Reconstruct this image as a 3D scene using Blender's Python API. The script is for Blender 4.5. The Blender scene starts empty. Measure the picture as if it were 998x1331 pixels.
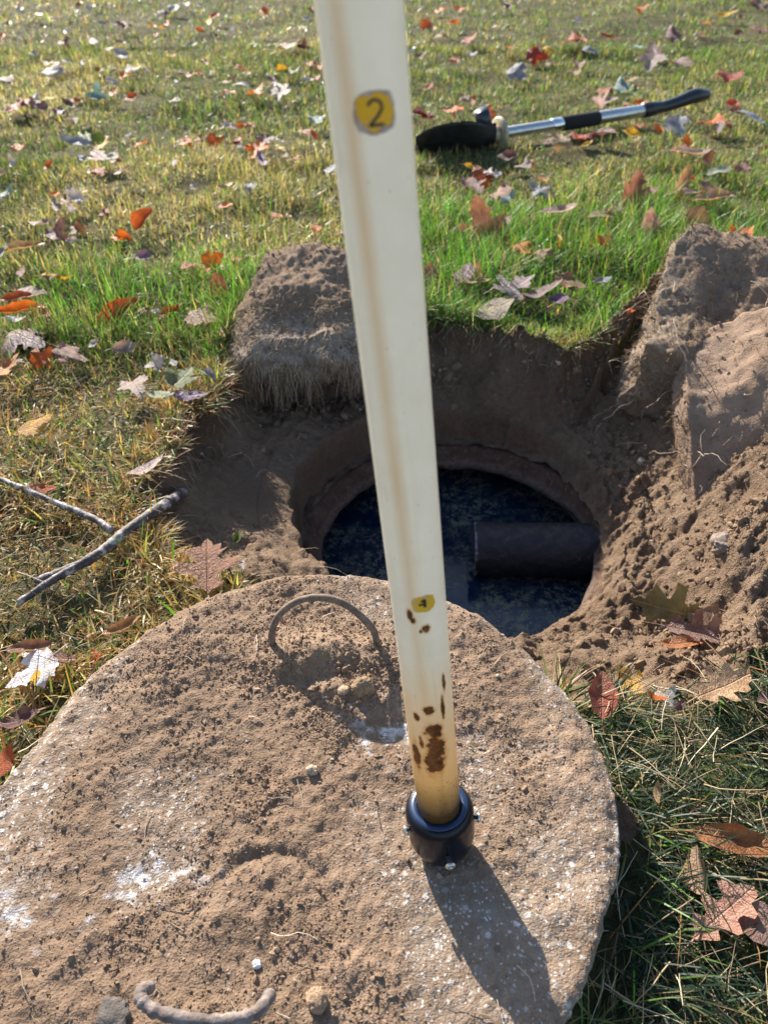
import bpy, math, random
import numpy as np
from mathutils import Vector, Matrix, Euler
from mathutils.geometry import delaunay_2d_cdt

random.seed(7)
RNG = np.random.default_rng(11)
rad = math.radians
SC = bpy.context.scene
COL = SC.collection

# ------------------------------------------------------------------ camera, light, exposure
PITCH, H, FPX = rad(41), 0.77, 1000.0
cam = bpy.data.cameras.new('camera')
cam.sensor_fit = 'VERTICAL'; cam.sensor_height = 36.0; cam.lens = 36.0 * FPX / 1331.0
cam.clip_start = 0.01; cam.clip_end = 500
cam.dof.use_dof = True; cam.dof.focus_distance = 0.85; cam.dof.aperture_fstop = 7.5
camo = bpy.data.objects.new('camera', cam); COL.objects.link(camo)
camo.location = (0, 0, H); camo.rotation_euler = (math.pi / 2 - PITCH, 0, 0)
SC.camera = camo

SUN_EL, SUN_AZ = rad(27.5), rad(-27.5)          # azimuth measured from +Y towards +X
W = bpy.data.worlds.new('World'); SC.world = W; W.use_nodes = True
nt = W.node_tree; bg = nt.nodes['Background']
sky = nt.nodes.new('ShaderNodeTexSky'); sky.sky_type = 'NISHITA'; sky.sun_disc = False
sky.sun_elevation = SUN_EL; sky.sun_rotation = SUN_AZ
nt.links.new(sky.outputs[0], bg.inputs[0]); bg.inputs[1].default_value = 0.097
sun = bpy.data.lights.new('sun', 'SUN'); sun.energy = 5.0; sun.angle = rad(0.53); sun.color = (1, 0.915, 0.79)
suno = bpy.data.objects.new('sun', sun); COL.objects.link(suno)
SD = Vector((math.sin(SUN_AZ) * math.cos(SUN_EL), math.cos(SUN_AZ) * math.cos(SUN_EL), math.sin(SUN_EL)))
suno.rotation_euler = SD.to_track_quat('Z', 'Y').to_euler()
VS = SC.view_settings
VS.view_transform = 'Standard'; VS.look = 'None'; VS.gamma = 1; VS.exposure = 1.31
SC.cycles.use_denoising = True
SC.cycles.max_bounces = 8; SC.cycles.transmission_bounces = 6; SC.cycles.diffuse_bounces = 4

# ------------------------------------------------------------------ noise
def _h(ix, iy, iz, seed):
    n = (ix.astype(np.int64) * 374761393 + iy.astype(np.int64) * 668265263 + iz.astype(np.int64) * 2147483647 + seed * 974634777) & 0xffffffff
    n = ((n ^ (n >> 13)) * 1274126177) & 0xffffffff
    n = ((n ^ (n >> 15)) * 2246822519) & 0xffffffff
    return ((n ^ (n >> 16)) & 0xffff) / 32767.5 - 1.0

def noise3(x, y, z, seed=0):
    x = np.asarray(x, float); y = np.asarray(y, float); z = np.asarray(z, float)
    x, y, z = np.broadcast_arrays(x, y, z)
    ix, iy, iz = np.floor(x), np.floor(y), np.floor(z)
    fx, fy, fz = x - ix, y - iy, z - iz
    u, v, w = [f * f * f * (f * (f * 6 - 15) + 10) for f in (fx, fy, fz)]
    r = 0
    for a in (0, 1):
        for b in (0, 1):
            for c in (0, 1):
                r = r + _h(ix + a, iy + b, iz + c, seed) * (u if a else 1 - u) * (v if b else 1 - v) * (w if c else 1 - w)
    return r

def noise2(x, y, seed=0):
    x = np.asarray(x, float); y = np.asarray(y, float)
    x, y = np.broadcast_arrays(x, y)
    ix, iy = np.floor(x), np.floor(y); zz = np.zeros_like(ix)
    fx, fy = x - ix, y - iy
    u, v = [f * f * f * (f * (f * 6 - 15) + 10) for f in (fx, fy)]
    r = 0
    for a in (0, 1):
        for b in (0, 1):
            r = r + _h(ix + a, iy + b, zz, seed) * (u if a else 1 - u) * (v if b else 1 - v)
    return r

def fbm2(x, y, seed=0, oct=4, gain=0.5):
    s, a, f = 0, 1.0, 1.0
    for o in range(oct):
        s = s + a * noise2(x * f + 17.3 * o, y * f - 9.1 * o, seed + o); a *= gain; f *= 2.03
    return s

def sm(a, b, x):
    t = np.clip((np.asarray(x, float) - a) / (b - a), 0, 1)
    return t * t * (3 - 2 * t)

# ------------------------------------------------------------------ terrain height
HC = np.array([0.140, 1.069])                    # centre of the tank opening
LC, LR = np.array([-0.070, 0.397]), 0.290      # lid centre and radius
LZ = 0.07                                      # lid top
BND = np.array([(-.374, .933), (-.37, 1.013), (-.345, 1.124), (-.30, 1.251), (-.31, 1.431), (-.27, 1.54), (-.066, 1.52),
       (.101, 1.49), (.182, 1.475), (.300, 1.42), (.368, 1.385), (.44, 1.37), (.56, 1.50), (.80, 1.72), (1.05, 1.6),
       (1.15, 1.1), (.95, .72), (.62, .62), (.483, .60), (.406, .575), (.312, .57), (.20, .56), (.0, .55), (-.15, .62), (-.205, .745), (-.30, .79)])
_a = np.arctan2(BND[:, 1] - HC[1], BND[:, 0] - HC[0]); _r = np.hypot(*(BND - HC).T); _o = np.argsort(_a)
_AA = np.concatenate([_a[_o] - 2 * np.pi, _a[_o], _a[_o] + 2 * np.pi]); _RR = np.tile(_r[_o], 3)

def soil_u(x, y):
    """0 at the opening, 1 on the grass line, more beyond it"""
    dx, dy = x - HC[0], y - HC[1]
    r = np.hypot(dx, dy); a = np.arctan2(dy, dx)
    R = np.interp(a, _AA, _RR) + 0.026 * noise2(a * 9, 0 * a, 5) + 0.010 * noise2(x * 34, y * 34, 6)
    return (r - 0.308) / (R - 0.308), r, a

def mound(x, y):
    m = 0.155 * sm(.41, .68, x + .05 * noise2(y * 7, x * 3, 41)) * sm(.60, .86, y) * (1 - sm(1.45, 1.85, y)) * (1 - sm(1.05, 1.5, x))
    m = m * (1 + .25 * noise2(x * 6, y * 6, 42))
    m = m + .035 * np.exp(-(((x - .50) / .07) ** 2 + ((y - .70) / .07) ** 2))
    return m

def ground_z(x, y, fine=True):
    x = np.asarray(x, float); y = np.asarray(y, float)
    u, r, a = soil_u(x, y)
    lawn = 0.012 * fbm2(x * 1.3, y * 1.3, 3, 3) + 0.010 * noise2(x * 7, y * 7, 8) * sm(.0, .3, np.abs(u - 1) + .1)
    uc = np.clip(u, 0, 1)
    back = np.clip(np.sin(a), 0, 1)
    steep = sm(.25, -.25, np.cos(a)) * .50 + .05 * sm(.3, .8, np.sin(a)) * sm(-.25, .25, np.cos(a))
    kn = .62 * (1 - steep) + .22 * steep
    bk = sm(.2, .7, np.sin(a)) * sm(-.45, -.05, np.cos(a)); kn = kn + .16 * bk; pw = 1.7 - .75 * bk
    prof = np.where(uc < .90, kn * (uc / .90) ** pw, kn + (1 - kn) * ((uc - .90) / .10) ** .8)
    z = -(0.160 - .045 * sm(.2, -.45, np.cos(a))) * (1 - prof) - 0.012 * back * np.sin(np.pi * np.clip(uc, 0, 1))
    soil = 1 - sm(.95, 1.06, u + .05 * noise2(x * 40, y * 40, 7))
    z = z * soil + lawn * (1 - soil)
    # lumps of dug soil
    lump = 0.020 * np.maximum(0, fbm2(x * 11, y * 11, 21, 3)) * sm(.05, .35, u)
    lump = lump + .016 * np.maximum(0, fbm2(x * 13, y * 13, 24, 3)) * back * sm(.1, .4, u) + .060 * np.exp(-(((x - .26) / .055) ** 2 + ((y - 1.40) / .05) ** 2)) + .045 * np.exp(-(((x + .205) / .065) ** 2 + ((y - .815) / .045) ** 2)) \
        + .024 * np.exp(-(((x + .135) / .05) ** 2 + ((y - 1.09) / .035) ** 2)) + .012 * np.exp(-(((x + .15) / .07) ** 2 + ((y - .87) / .02) ** 2))
    lump = lump - .035 * np.exp(-(((x - .315) / .028) ** 2 + ((y - .655) / .026) ** 2)) - .030 * np.exp(-(((x - .47) / .035) ** 2 + ((y - .73) / .04) ** 2))
    flat = np.exp(-(((x + .215) / .10) ** 2 + ((y - 1.05) / .07) ** 2))        # smoothed patch on the left
    if fine:
        rough = .40 + .60 * sm(.30, .48, x) + .3 * sm(.15, .5, u) + .45 * sm(1.25, 1.4, y)
        f = 0.0078 * fbm2(x * 34, y * 34, 31, 4, .66) + .0075 * np.abs(noise2(x * 62, y * 62, 36)) - .010 * np.clip(noise2(x * 26, y * 26, 37) - .35, 0, 1) + .0030 * noise2(x * 135, y * 135, 38)
        lump = lump + f * rough * (1 - .8 * flat) * (1 - .75 * sm(.0, -.06, u))
    z = z + (lump * (1 - .6 * flat) + mound(x, y)) * soil
    # circular cut the lid left round the opening
    z = np.where(r < 0.40, z, z)
    return z

def collar_z(x, y, r):
    wob = .006 * noise2(np.arctan2(y - HC[1], x - HC[0]) * 6, 0 * x, 51) + .005 * noise2(x * 55, y * 55, 52) + .003 * noise2(x * 120, y * 120, 56)
    out = ground_z(x, y)
    a = np.arctan2(y - HC[1], x - HC[0])
    near = sm(.35, .75, np.cos(a + .45))                      # right and front: no step, the soil runs down to the lip
    t = sm(.2960 + wob, .3045 + wob, r) * (1 - near) + sm(.257 + wob, .324 + wob, r) * near
    led = -.206 + .006 * fbm2(x * 45, y * 45, 53, 3) - .012 * near
    return led * (1 - t) + out * t + near * .011 * fbm2(x * 38, y * 38, 54, 4, .65) * sm(.255, .292, r)

_LA = np.radians([-180, -165, -150, -120, -90, -65, -45, -33, -24, -15, -7, 1, 10, 20, 32, 46, 58, 70, 82, 95, 109, 123, 137, 150, 160, 170, 175, 180])
_LRR = np.array([.312, .316, .314, .306, .298, .294, .293, .290, .290, .293, .297, .299, .297, .295, .292, .290, .294, .298, .297, .295, .296, .297, .292, .294, .296, .299, .305, .312])
def lid_R(a): return np.interp(a, _LA, _LRR)
def in_lid(x, y, pad=0):
    dx, dy = x - LC[0], y - LC[1]
    return np.hypot(dx, dy) < lid_R(np.arctan2(dy, dx)) + pad

# ------------------------------------------------------------------ picture coordinates -> place
def ray(px, py):
    x, y = (px - 499) / FPX, -(py - 665.5) / FPX
    c, s = math.cos(PITCH), math.sin(PITCH)
    return np.array([x, c + y * s, -s + y * c])

def at_z(px, py, z):
    d = ray(px, py); t = (H - z) / -d[2]
    return np.array([d[0] * t, d[1] * t, z])

def hit(px, py, off=0.0):
    d = ray(px, py)
    t = np.linspace(.3, 7.5, 2400)
    P = d[None] * t[:, None] + np.array([0, 0, H])
    g = ground_z(P[:, 0], P[:, 1], False) + off
    k = np.argmax(P[:, 2] < g)
    if P[k, 2] >= g[k]: return at_z(px, py, off)
    return P[k]

def depth_of(p):
    return p[1] * math.cos(PITCH) + (H - p[2]) * math.sin(PITCH)

# ------------------------------------------------------------------ mesh helpers
def mesh_np(name, V, faces, mat=None, smooth=True, attrs=None):
    """faces: list of (n,k) int arrays"""
    me = bpy.data.meshes.new(name)
    V = np.asarray(V, np.float32)
    loops = np.concatenate([f.reshape(-1) for f in faces]).astype(np.int32)
    tot = np.concatenate([np.full(len(f), f.shape[1], np.int32) for f in faces])
    st = np.concatenate([[0], np.cumsum(tot)[:-1]]).astype(np.int32)
    me.vertices.add(len(V)); me.vertices.foreach_set('co', V.reshape(-1))
    me.loops.add(len(loops)); me.loops.foreach_set('vertex_index', loops)
    me.polygons.add(len(tot)); me.polygons.foreach_set('loop_start', st); me.polygons.foreach_set('loop_total', tot)
    me.update(calc_edges=True)
    me.polygons.foreach_set('use_smooth', np.full(len(tot), smooth, bool))
    for k, (typ, arr) in (attrs or {}).items():
        at = me.attributes.new(k, typ, 'POINT')
        at.data.foreach_set('color' if typ == 'FLOAT_COLOR' else 'value', np.asarray(arr, np.float32).reshape(-1))
    if mat: me.materials.append(mat)
    me.validate()
    return me

def link(name, me, parent=None, loc=None, rot=None, scale=None):
    o = bpy.data.objects.new(name, me); COL.objects.link(o)
    if parent: o.parent = parent
    if loc is not None: o.location = loc
    if rot is not None: o.rotation_euler = rot
    if scale is not None: o.scale = scale if hasattr(scale, '__len__') else (scale,) * 3
    return o

def tag(o, label=None, cat=None, group=None, kind=None):
    if label: o['label'] = label
    if cat: o['category'] = cat
    if group: o['group'] = group
    if kind: o['kind'] = kind
    return o

def empty(name, loc=(0, 0, 0), rot=(0, 0, 0)):
    o = bpy.data.objects.new(name, None); o.empty_display_size = .05; COL.objects.link(o)
    o.location = loc; o.rotation_euler = rot
    return o

def grid_faces(nx, ny, wrapx=False):
    i = np.arange(nx if wrapx else nx - 1); j = np.arange(ny - 1)
    I, J = np.meshgrid(i, j, indexing='ij'); I2 = (I + 1) % nx
    return np.stack([I * ny + J, I2 * ny + J, I2 * ny + J + 1, I * ny + J + 1], -1).reshape(-1, 4)

def lathe(profile, n=48):
    """profile of (r, z); r = 0 ends allowed"""
    P = np.array(profile, float); a = np.arange(n) * 2 * np.pi / n
    V = np.stack([np.cos(a)[:, None] * P[:, 0], np.sin(a)[:, None] * P[:, 0], np.broadcast_to(P[:, 1], (n, len(P)))], -1).reshape(-1, 3)
    return V, grid_faces(n, len(P), True)

def tube(pts, radii, n=8, cap=True):
    pts = np.array(pts, float); m = len(pts)
    radii = np.broadcast_to(np.asarray(radii, float), (m,))
    T = np.gradient(pts, axis=0); T /= np.linalg.norm(T, axis=1)[:, None] + 1e-12
    up = np.array([0, 0, 1.0]) if abs(T[0, 2]) < .9 else np.array([1.0, 0, 0])
    N = []; nrm = np.cross(T[0], up); nrm /= np.linalg.norm(nrm)
    for t in T:
        nrm = nrm - t * (nrm @ t); nrm /= np.linalg.norm(nrm); N.append(nrm)
    N = np.array(N); B = np.cross(T, N)
    a = np.arange(n) * 2 * np.pi / n
    V = pts[None] + (np.cos(a)[:, None, None] * N[None] + np.sin(a)[:, None, None] * B[None]) * radii[None, :, None]
    V = V.reshape(-1, 3); F = [grid_faces(n, m, True)]
    if cap:
        for e in (0, m - 1):
            V = np.vstack([V, pts[e]]); c = len(V) - 1
            i = np.arange(n); tri = np.stack([i * m + e, ((i + 1) % n) * m + e, np.full(n, c)], 1)
            F.append(tri if e else tri[:, ::-1])
    return V, F

def strands(starts, dirs, lengths, width, seed, seg=5, grav=0.0, wig=.5):
    """many thin 3-sided fibres in one mesh"""
    r = np.random.default_rng(seed); n = len(starts)
    P = np.zeros((n, seg + 1, 3)); P[:, 0] = starts
    d = dirs / (np.linalg.norm(dirs, axis=1)[:, None] + 1e-9)
    for k in range(seg):
        d = d + r.normal(0, wig, (n, 3)) * .6 + np.array([0, 0, -grav]); d /= np.linalg.norm(d, axis=1)[:, None]
        P[:, k + 1] = P[:, k] + d * (lengths / seg)[:, None]
    w = (width * r.uniform(.6, 1.3, n))[:, None] * np.linspace(1, .35, seg + 1)[None]
    T = np.gradient(P, axis=1); T /= np.linalg.norm(T, axis=2)[..., None] + 1e-9
    A = np.cross(T, np.array([.3, .5, .81])); A /= np.linalg.norm(A, axis=2)[..., None] + 1e-9
    B = np.cross(T, A)
    V = np.zeros((n, seg + 1, 3, 3))
    for q in range(3):
        an = q * 2 * np.pi / 3
        V[:, :, q] = P + (A * math.cos(an) + B * math.sin(an)) * w[..., None]
    base = (np.arange(n) * (seg + 1) * 3)[:, None, None]
    k = np.arange(seg)[None, :, None]; q = np.arange(3)[None, None]
    q2 = (q + 1) % 3
    F = np.stack([base + k * 3 + q, base + k * 3 + q2, base + (k + 1) * 3 + q2, base + (k + 1) * 3 + q], -1).reshape(-1, 4)
    tint = np.repeat(r.uniform(0, 1, n), (seg + 1) * 3)
    return V.reshape(-1, 3), F, tint

# ------------------------------------------------------------------ materials
class M:
    def __init__(s, name):
        s.m = bpy.data.materials.new(name); s.m.use_nodes = True
        s.t = s.m.node_tree; s.n = s.t.nodes; s.b = s.n['Principled BSDF']; s.out = s.n['Material Output']
    def N(s, typ, **kw):
        n = s.n.new('ShaderNode' + typ)
        for k, v in kw.items():
            if k.startswith('i_'):
                n.inputs[k[2:].replace('_', ' ')].default_value = v
            else: setattr(n, k, v)
        return n
    def L(s, a, b): s.t.links.new(a, b)
    def coord(s, which='Object'): return s.N('TexCoord').outputs[which]
    def noise(s, vec, scale, detail=4, rough=.6):
        n = s.N('TexNoise'); n.inputs['Scale'].default_value = scale; n.inputs['Detail'].default_value = detail; n.inputs['Roughness'].default_value = rough
        s.L(vec, n.inputs['Vector']); return n.outputs['Fac']
    def vor(s, vec, scale, feature='F1'):
        n = s.N('TexVoronoi'); n.feature = feature; n.inputs['Scale'].default_value = scale; s.L(vec, n.inputs['Vector']); return n
    def ramp(s, fac, stops):
        n = s.N('ValToRGB'); e = n.color_ramp.elements
        while len(e) < len(stops): e.new(.5)
        for el, (p, c) in zip(e, stops):
            el.position = p; el.color = (*c, 1) if len(c) == 3 else c
        s.L(fac, n.inputs[0]); return n.outputs[0]
    def rng(s, fac, a, b, c=0, d=1):
        n = s.N('MapRange'); n.inputs[1].default_value = a; n.inputs[2].default_value = b; n.inputs[3].default_value = c; n.inputs[4].default_value = d
        s.L(fac, n.inputs[0]); return n.outputs[0]
    def mix(s, fac, a, b, mode='MIX'):
        n = s.N('Mix'); n.data_type = 'RGBA'; n.blend_type = mode
        for v, i in ((fac, 0), (a, 6), (b, 7)):
            if isinstance(v, (int, float)): n.inputs[i].default_value = v
            elif isinstance(v, tuple): n.inputs[i].default_value = (*v, 1)
            else: s.L(v, n.inputs[i])
        return n.outputs[2]
    def math(s, op, a, b=0.0):
        n = s.N('Math'); n.operation = op
        for v, i in ((a, 0), (b, 1)):
            if isinstance(v, (int, float)): n.inputs[i].default_value = v
            else: s.L(v, n.inputs[i])
        return n.outputs[0]
    def attr(s, name, out='Fac'):
        n = s.N('Attribute'); n.attribute_name = name; return n.outputs[out]
    def bump(s, h, strength=.5, dist=.002):
        n = s.N('Bump'); n.inputs['Strength'].default_value = strength; n.inputs['Distance'].default_value = dist
        s.L(h, n.inputs['Height']); s.L(n.outputs[0], s.b.inputs['Normal']); return n.outputs[0]
    def set(s, **kw):
        for k, v in kw.items():
            i = s.b.inputs[k.replace('_', ' ')]
            if isinstance(v, tuple): i.default_value = (*v, 1) if len(v) == 3 else v
            elif isinstance(v, (int, float)): i.default_value = v
            else: s.L(v, i)
        return s

SOIL_D, SOIL_M, SOIL_L = (.085, .058, .040), (.200, .143, .100), (.320, .242, .178)

def soil_color(m, vec, amt=1.0):
    n1 = m.noise(vec, 7, 5, .6); n2 = m.noise(vec, 90, 4, .7); n3 = m.noise(vec, 420, 2, .6)
    f = m.math('ADD', m.math('MULTIPLY', n1, .45), m.math('ADD', m.math('MULTIPLY', n2, .35), m.math('MULTIPLY', n3, .25)))
    return m.ramp(f, [(.30, SOIL_D), (.52, SOIL_M), (.74, SOIL_L)]), n2, n3

def mat_ground():
    m = M('ground'); v = m.coord()
    soil, n2, n3 = soil_color(m, v)
    u = m.attr('soil')
    soil = m.mix(1.0, soil, (.96, .92, .88), 'MULTIPLY')
    # packed clay on the left of the opening and darker soil under the grass line and up the back bank
    soil = m.mix(m.attr('clay'), soil, (.140, .100, .070))
    soil = m.mix(m.math('MULTIPLY', m.attr('dark_soil'), .62), soil, (.075, .047, .030))
    g1 = m.noise(v, 5, 6, .7); g2 = m.noise(v, 45, 4, .7)
    th = m.ramp(m.math('ADD', m.math('MULTIPLY', g1, .5), m.math('MULTIPLY', g2, .5)),
                [(.32, (.026, .028, .013)), (.5, (.085, .080, .036)), (.68, (.22, .18, .09))])
    c = m.mix(u, th, soil)
    h = m.math('ADD', m.math('MULTIPLY', n2, 1.0), m.math('MULTIPLY', n3, .6))
    m.bump(h, 1.0, .008)
    m.set(Base_Color=c, Roughness=.95, Specular_IOR_Level=.15)
    return m.m

def mat_soil(name='soil', dark=0.0):
    m = M(name); v = m.coord(); c, n2, n3 = soil_color(m, v)
    if dark: c = m.mix(dark, c, (.06, .036, .022))
    m.bump(m.math('ADD', n2, m.math('MULTIPLY', n3, .6)), .9, .004)
    m.set(Base_Color=c, Roughness=.95, Specular_IOR_Level=.15)
    return m.m

def mat_crumb():
    m = M('soil_crumb'); v = m.coord(); t = m.attr('tint')
    c = m.ramp(t, [(0, (.135, .088, .058)), (.45, (.200, .135, .090)), (.85, (.28, .200, .138)), (1, (.38, .31, .25))])
    m.bump(m.noise(v, 500, 3), .6, .001)
    m.set(Base_Color=c, Roughness=.95, Specular_IOR_Level=.15)
    return m.m

def mat_lid():
    m = M('lid_concrete'); v = m.coord(); d = m.attr('dirt')
    soil, n2, n3 = soil_color(m, v); soil = m.mix(1.0, soil, (.96, .90, .855), 'MULTIPLY')
    cn = m.noise(v, 30, 5, .65)
    conc = m.ramp(cn, [(.3, (.18, .145, .113)), (.55, (.265, .222, .18)), (.75, (.36, .315, .27))])
    dn_ = m.N('TexNoise'); dn_.inputs['Scale'].default_value = 90; dn_.inputs['Detail'].default_value = 3; m.L(v, dn_.inputs['Vector'])
    dv = m.N('VectorMath'); dv.operation = 'MULTIPLY_ADD'; m.L(dn_.outputs['Color'], dv.inputs[0]); dv.inputs[1].default_value = (.010, .010, .010); m.L(v, dv.inputs[2]); vd = dv.outputs[0]
    vo = m.vor(vd, 115); cell = vo.outputs['Color']; sep = m.N('SeparateColor'); m.L(cell, sep.inputs[0])
    peb = m.math('MULTIPLY', m.rng(vo.outputs['Distance'], .42, .22), m.rng(sep.outputs[0], .55, .62))
    vo2 = m.vor(vd, 300); sep2 = m.N('SeparateColor'); m.L(vo2.outputs['Color'], sep2.inputs[0])
    peb2 = m.math('MULTIPLY', m.rng(vo2.outputs['Distance'], .45, .25), m.rng(sep2.outputs[0], .70, .76))
    pc = m.ramp(sep.outputs[1], [(0, (.30, .27, .25)), (.5, (.42, .385, .35)), (1, (.60, .58, .56))])
    conc = m.mix(peb, conc, pc); conc = m.mix(peb2, conc, (.56, .54, .52))
    # lime bloom
    wh = m.attr('lime'); conc = m.mix(wh, conc, (.74, .74, .76))
    br = m.math('ADD', d, m.math('MULTIPLY', m.math('SUBTRACT', m.noise(v, 160, 3, .7), .5), 1.3))
    f = m.rng(br, .20, .60, .30, 1)
    thin = m.rng(d, .62, .40); f = m.math('MULTIPLY', f, m.math('SUBTRACT', 1.0, m.math('MULTIPLY', m.math('MULTIPLY', m.math('MAXIMUM', peb, peb2), thin), .75)))
    c = m.mix(f, conc, soil); c = m.mix(m.math('MULTIPLY', wh, m.rng(n2, .42, .58)), c, (.56, .55, .555))
    h = m.math('ADD', m.math('ADD', m.math('MULTIPLY', n2, .5), m.math('MULTIPLY', n3, 1.0)), m.math('MULTIPLY', peb, .25))
    m.bump(h, .75, .0028)
    m.set(Base_Color=c, Roughness=.9, Specular_IOR_Level=.25)
    return m.m

def mat_grass():
    m = M('grass_blade'); c = m.attr('Col', 'Color')
    d = m.N('BsdfDiffuse'); m.L(c, d.inputs[0])
    t = m.N('BsdfTranslucent'); m.L(m.mix(1.0, c, (1.22, 1.22, .80), 'MULTIPLY'), t.inputs[0])
    g = m.N('BsdfGlossy'); g.inputs['Roughness'].default_value = .38; g.inputs['Color'].default_value = (.9, .93, 1, 1)
    a = m.N('MixShader'); a.inputs[0].default_value = .52; m.L(d.outputs[0], a.inputs[1]); m.L(t.outputs[0], a.inputs[2])
    fr = m.N('Fresnel'); fr.inputs[0].default_value = 1.38
    b = m.N('MixShader'); m.L(m.math('MULTIPLY', fr.outputs[0], .34), b.inputs[0]); m.L(a.outputs[0], b.inputs[1]); m.L(g.outputs[0], b.inputs[2])
    m.L(b.outputs[0], m.out.inputs[0])
    return m.m

def mat_leaf(patch=False):
    m = M('patched_leaf' if patch else 'dry_leaf'); v = m.coord(); oi = m.N('ObjectInfo'); c = oi.outputs['Color']
    sx = m.N('SeparateXYZ'); m.L(v, sx.inputs[0])
    ax = m.math('ABSOLUTE', sx.outputs[0])
    midrib = m.rng(ax, .016, .004)
    w = m.math('SINE', m.math('MULTIPLY', m.math('SUBTRACT', sx.outputs[1], m.math('MULTIPLY', ax, .8)), 40.0))
    vein = m.math('MULTIPLY', m.rng(w, .92, .995), .40)
    ve = m.math('MAXIMUM', midrib, vein)
    va = m.N('VectorMath'); va.operation = 'ADD'; m.L(v, va.inputs[0]); m.L(oi.outputs['Random'], va.inputs[1])
    n = m.noise(va.outputs[0], 4.5, 5, .65); n2 = m.noise(va.outputs[0], 30, 3, .6)
    c1 = m.mix(m.rng(n, .42, .70), c, m.mix(1.0, c, (.55, .42, .38), 'MULTIPLY'))
    c2 = m.mix(m.rng(n2, .62, .72, 0, .5), c1, (.07, .04, .025))
    c3 = m.mix(m.math('MULTIPLY', ve, .34), c2, m.mix(.5, c, (.45, .33, .2)))
    if patch:
        px_ = m.math('SUBTRACT', sx.outputs[0], -.19); py_ = m.math('MULTIPLY', m.math('ADD', m.math('SUBTRACT', sx.outputs[1], -.10), m.math('MULTIPLY', sx.outputs[0], .5)), 1.5)
        dd_ = m.math('ADD', m.math('POWER', m.math('ABSOLUTE', px_), 2.0), m.math('POWER', m.math('ABSOLUTE', py_), 2.0))
        c3 = m.mix(m.rng(m.math('ADD', dd_, m.math('MULTIPLY', m.math('SUBTRACT', n2, .5), .06)), .034, .028), c3, (.70, .36, .02))
    m.bump(m.math('ADD', m.math('MULTIPLY', ve, -1.0), m.math('MULTIPLY', n2, .5)), .5, .03)
    m.set(Base_Color=c3, Roughness=.46, Specular_IOR_Level=.38)
    t = m.N('BsdfTranslucent'); m.L(m.mix(1.0, c3, (1.25, 1.05, .75), 'MULTIPLY'), t.inputs[0])
    a = m.N('MixShader'); a.inputs[0].default_value = .30; m.L(m.b.outputs[0], a.inputs[1]); m.L(t.outputs[0], a.inputs[2])
    m.L(a.outputs[0], m.out.inputs[0])
    return m.m

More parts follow.
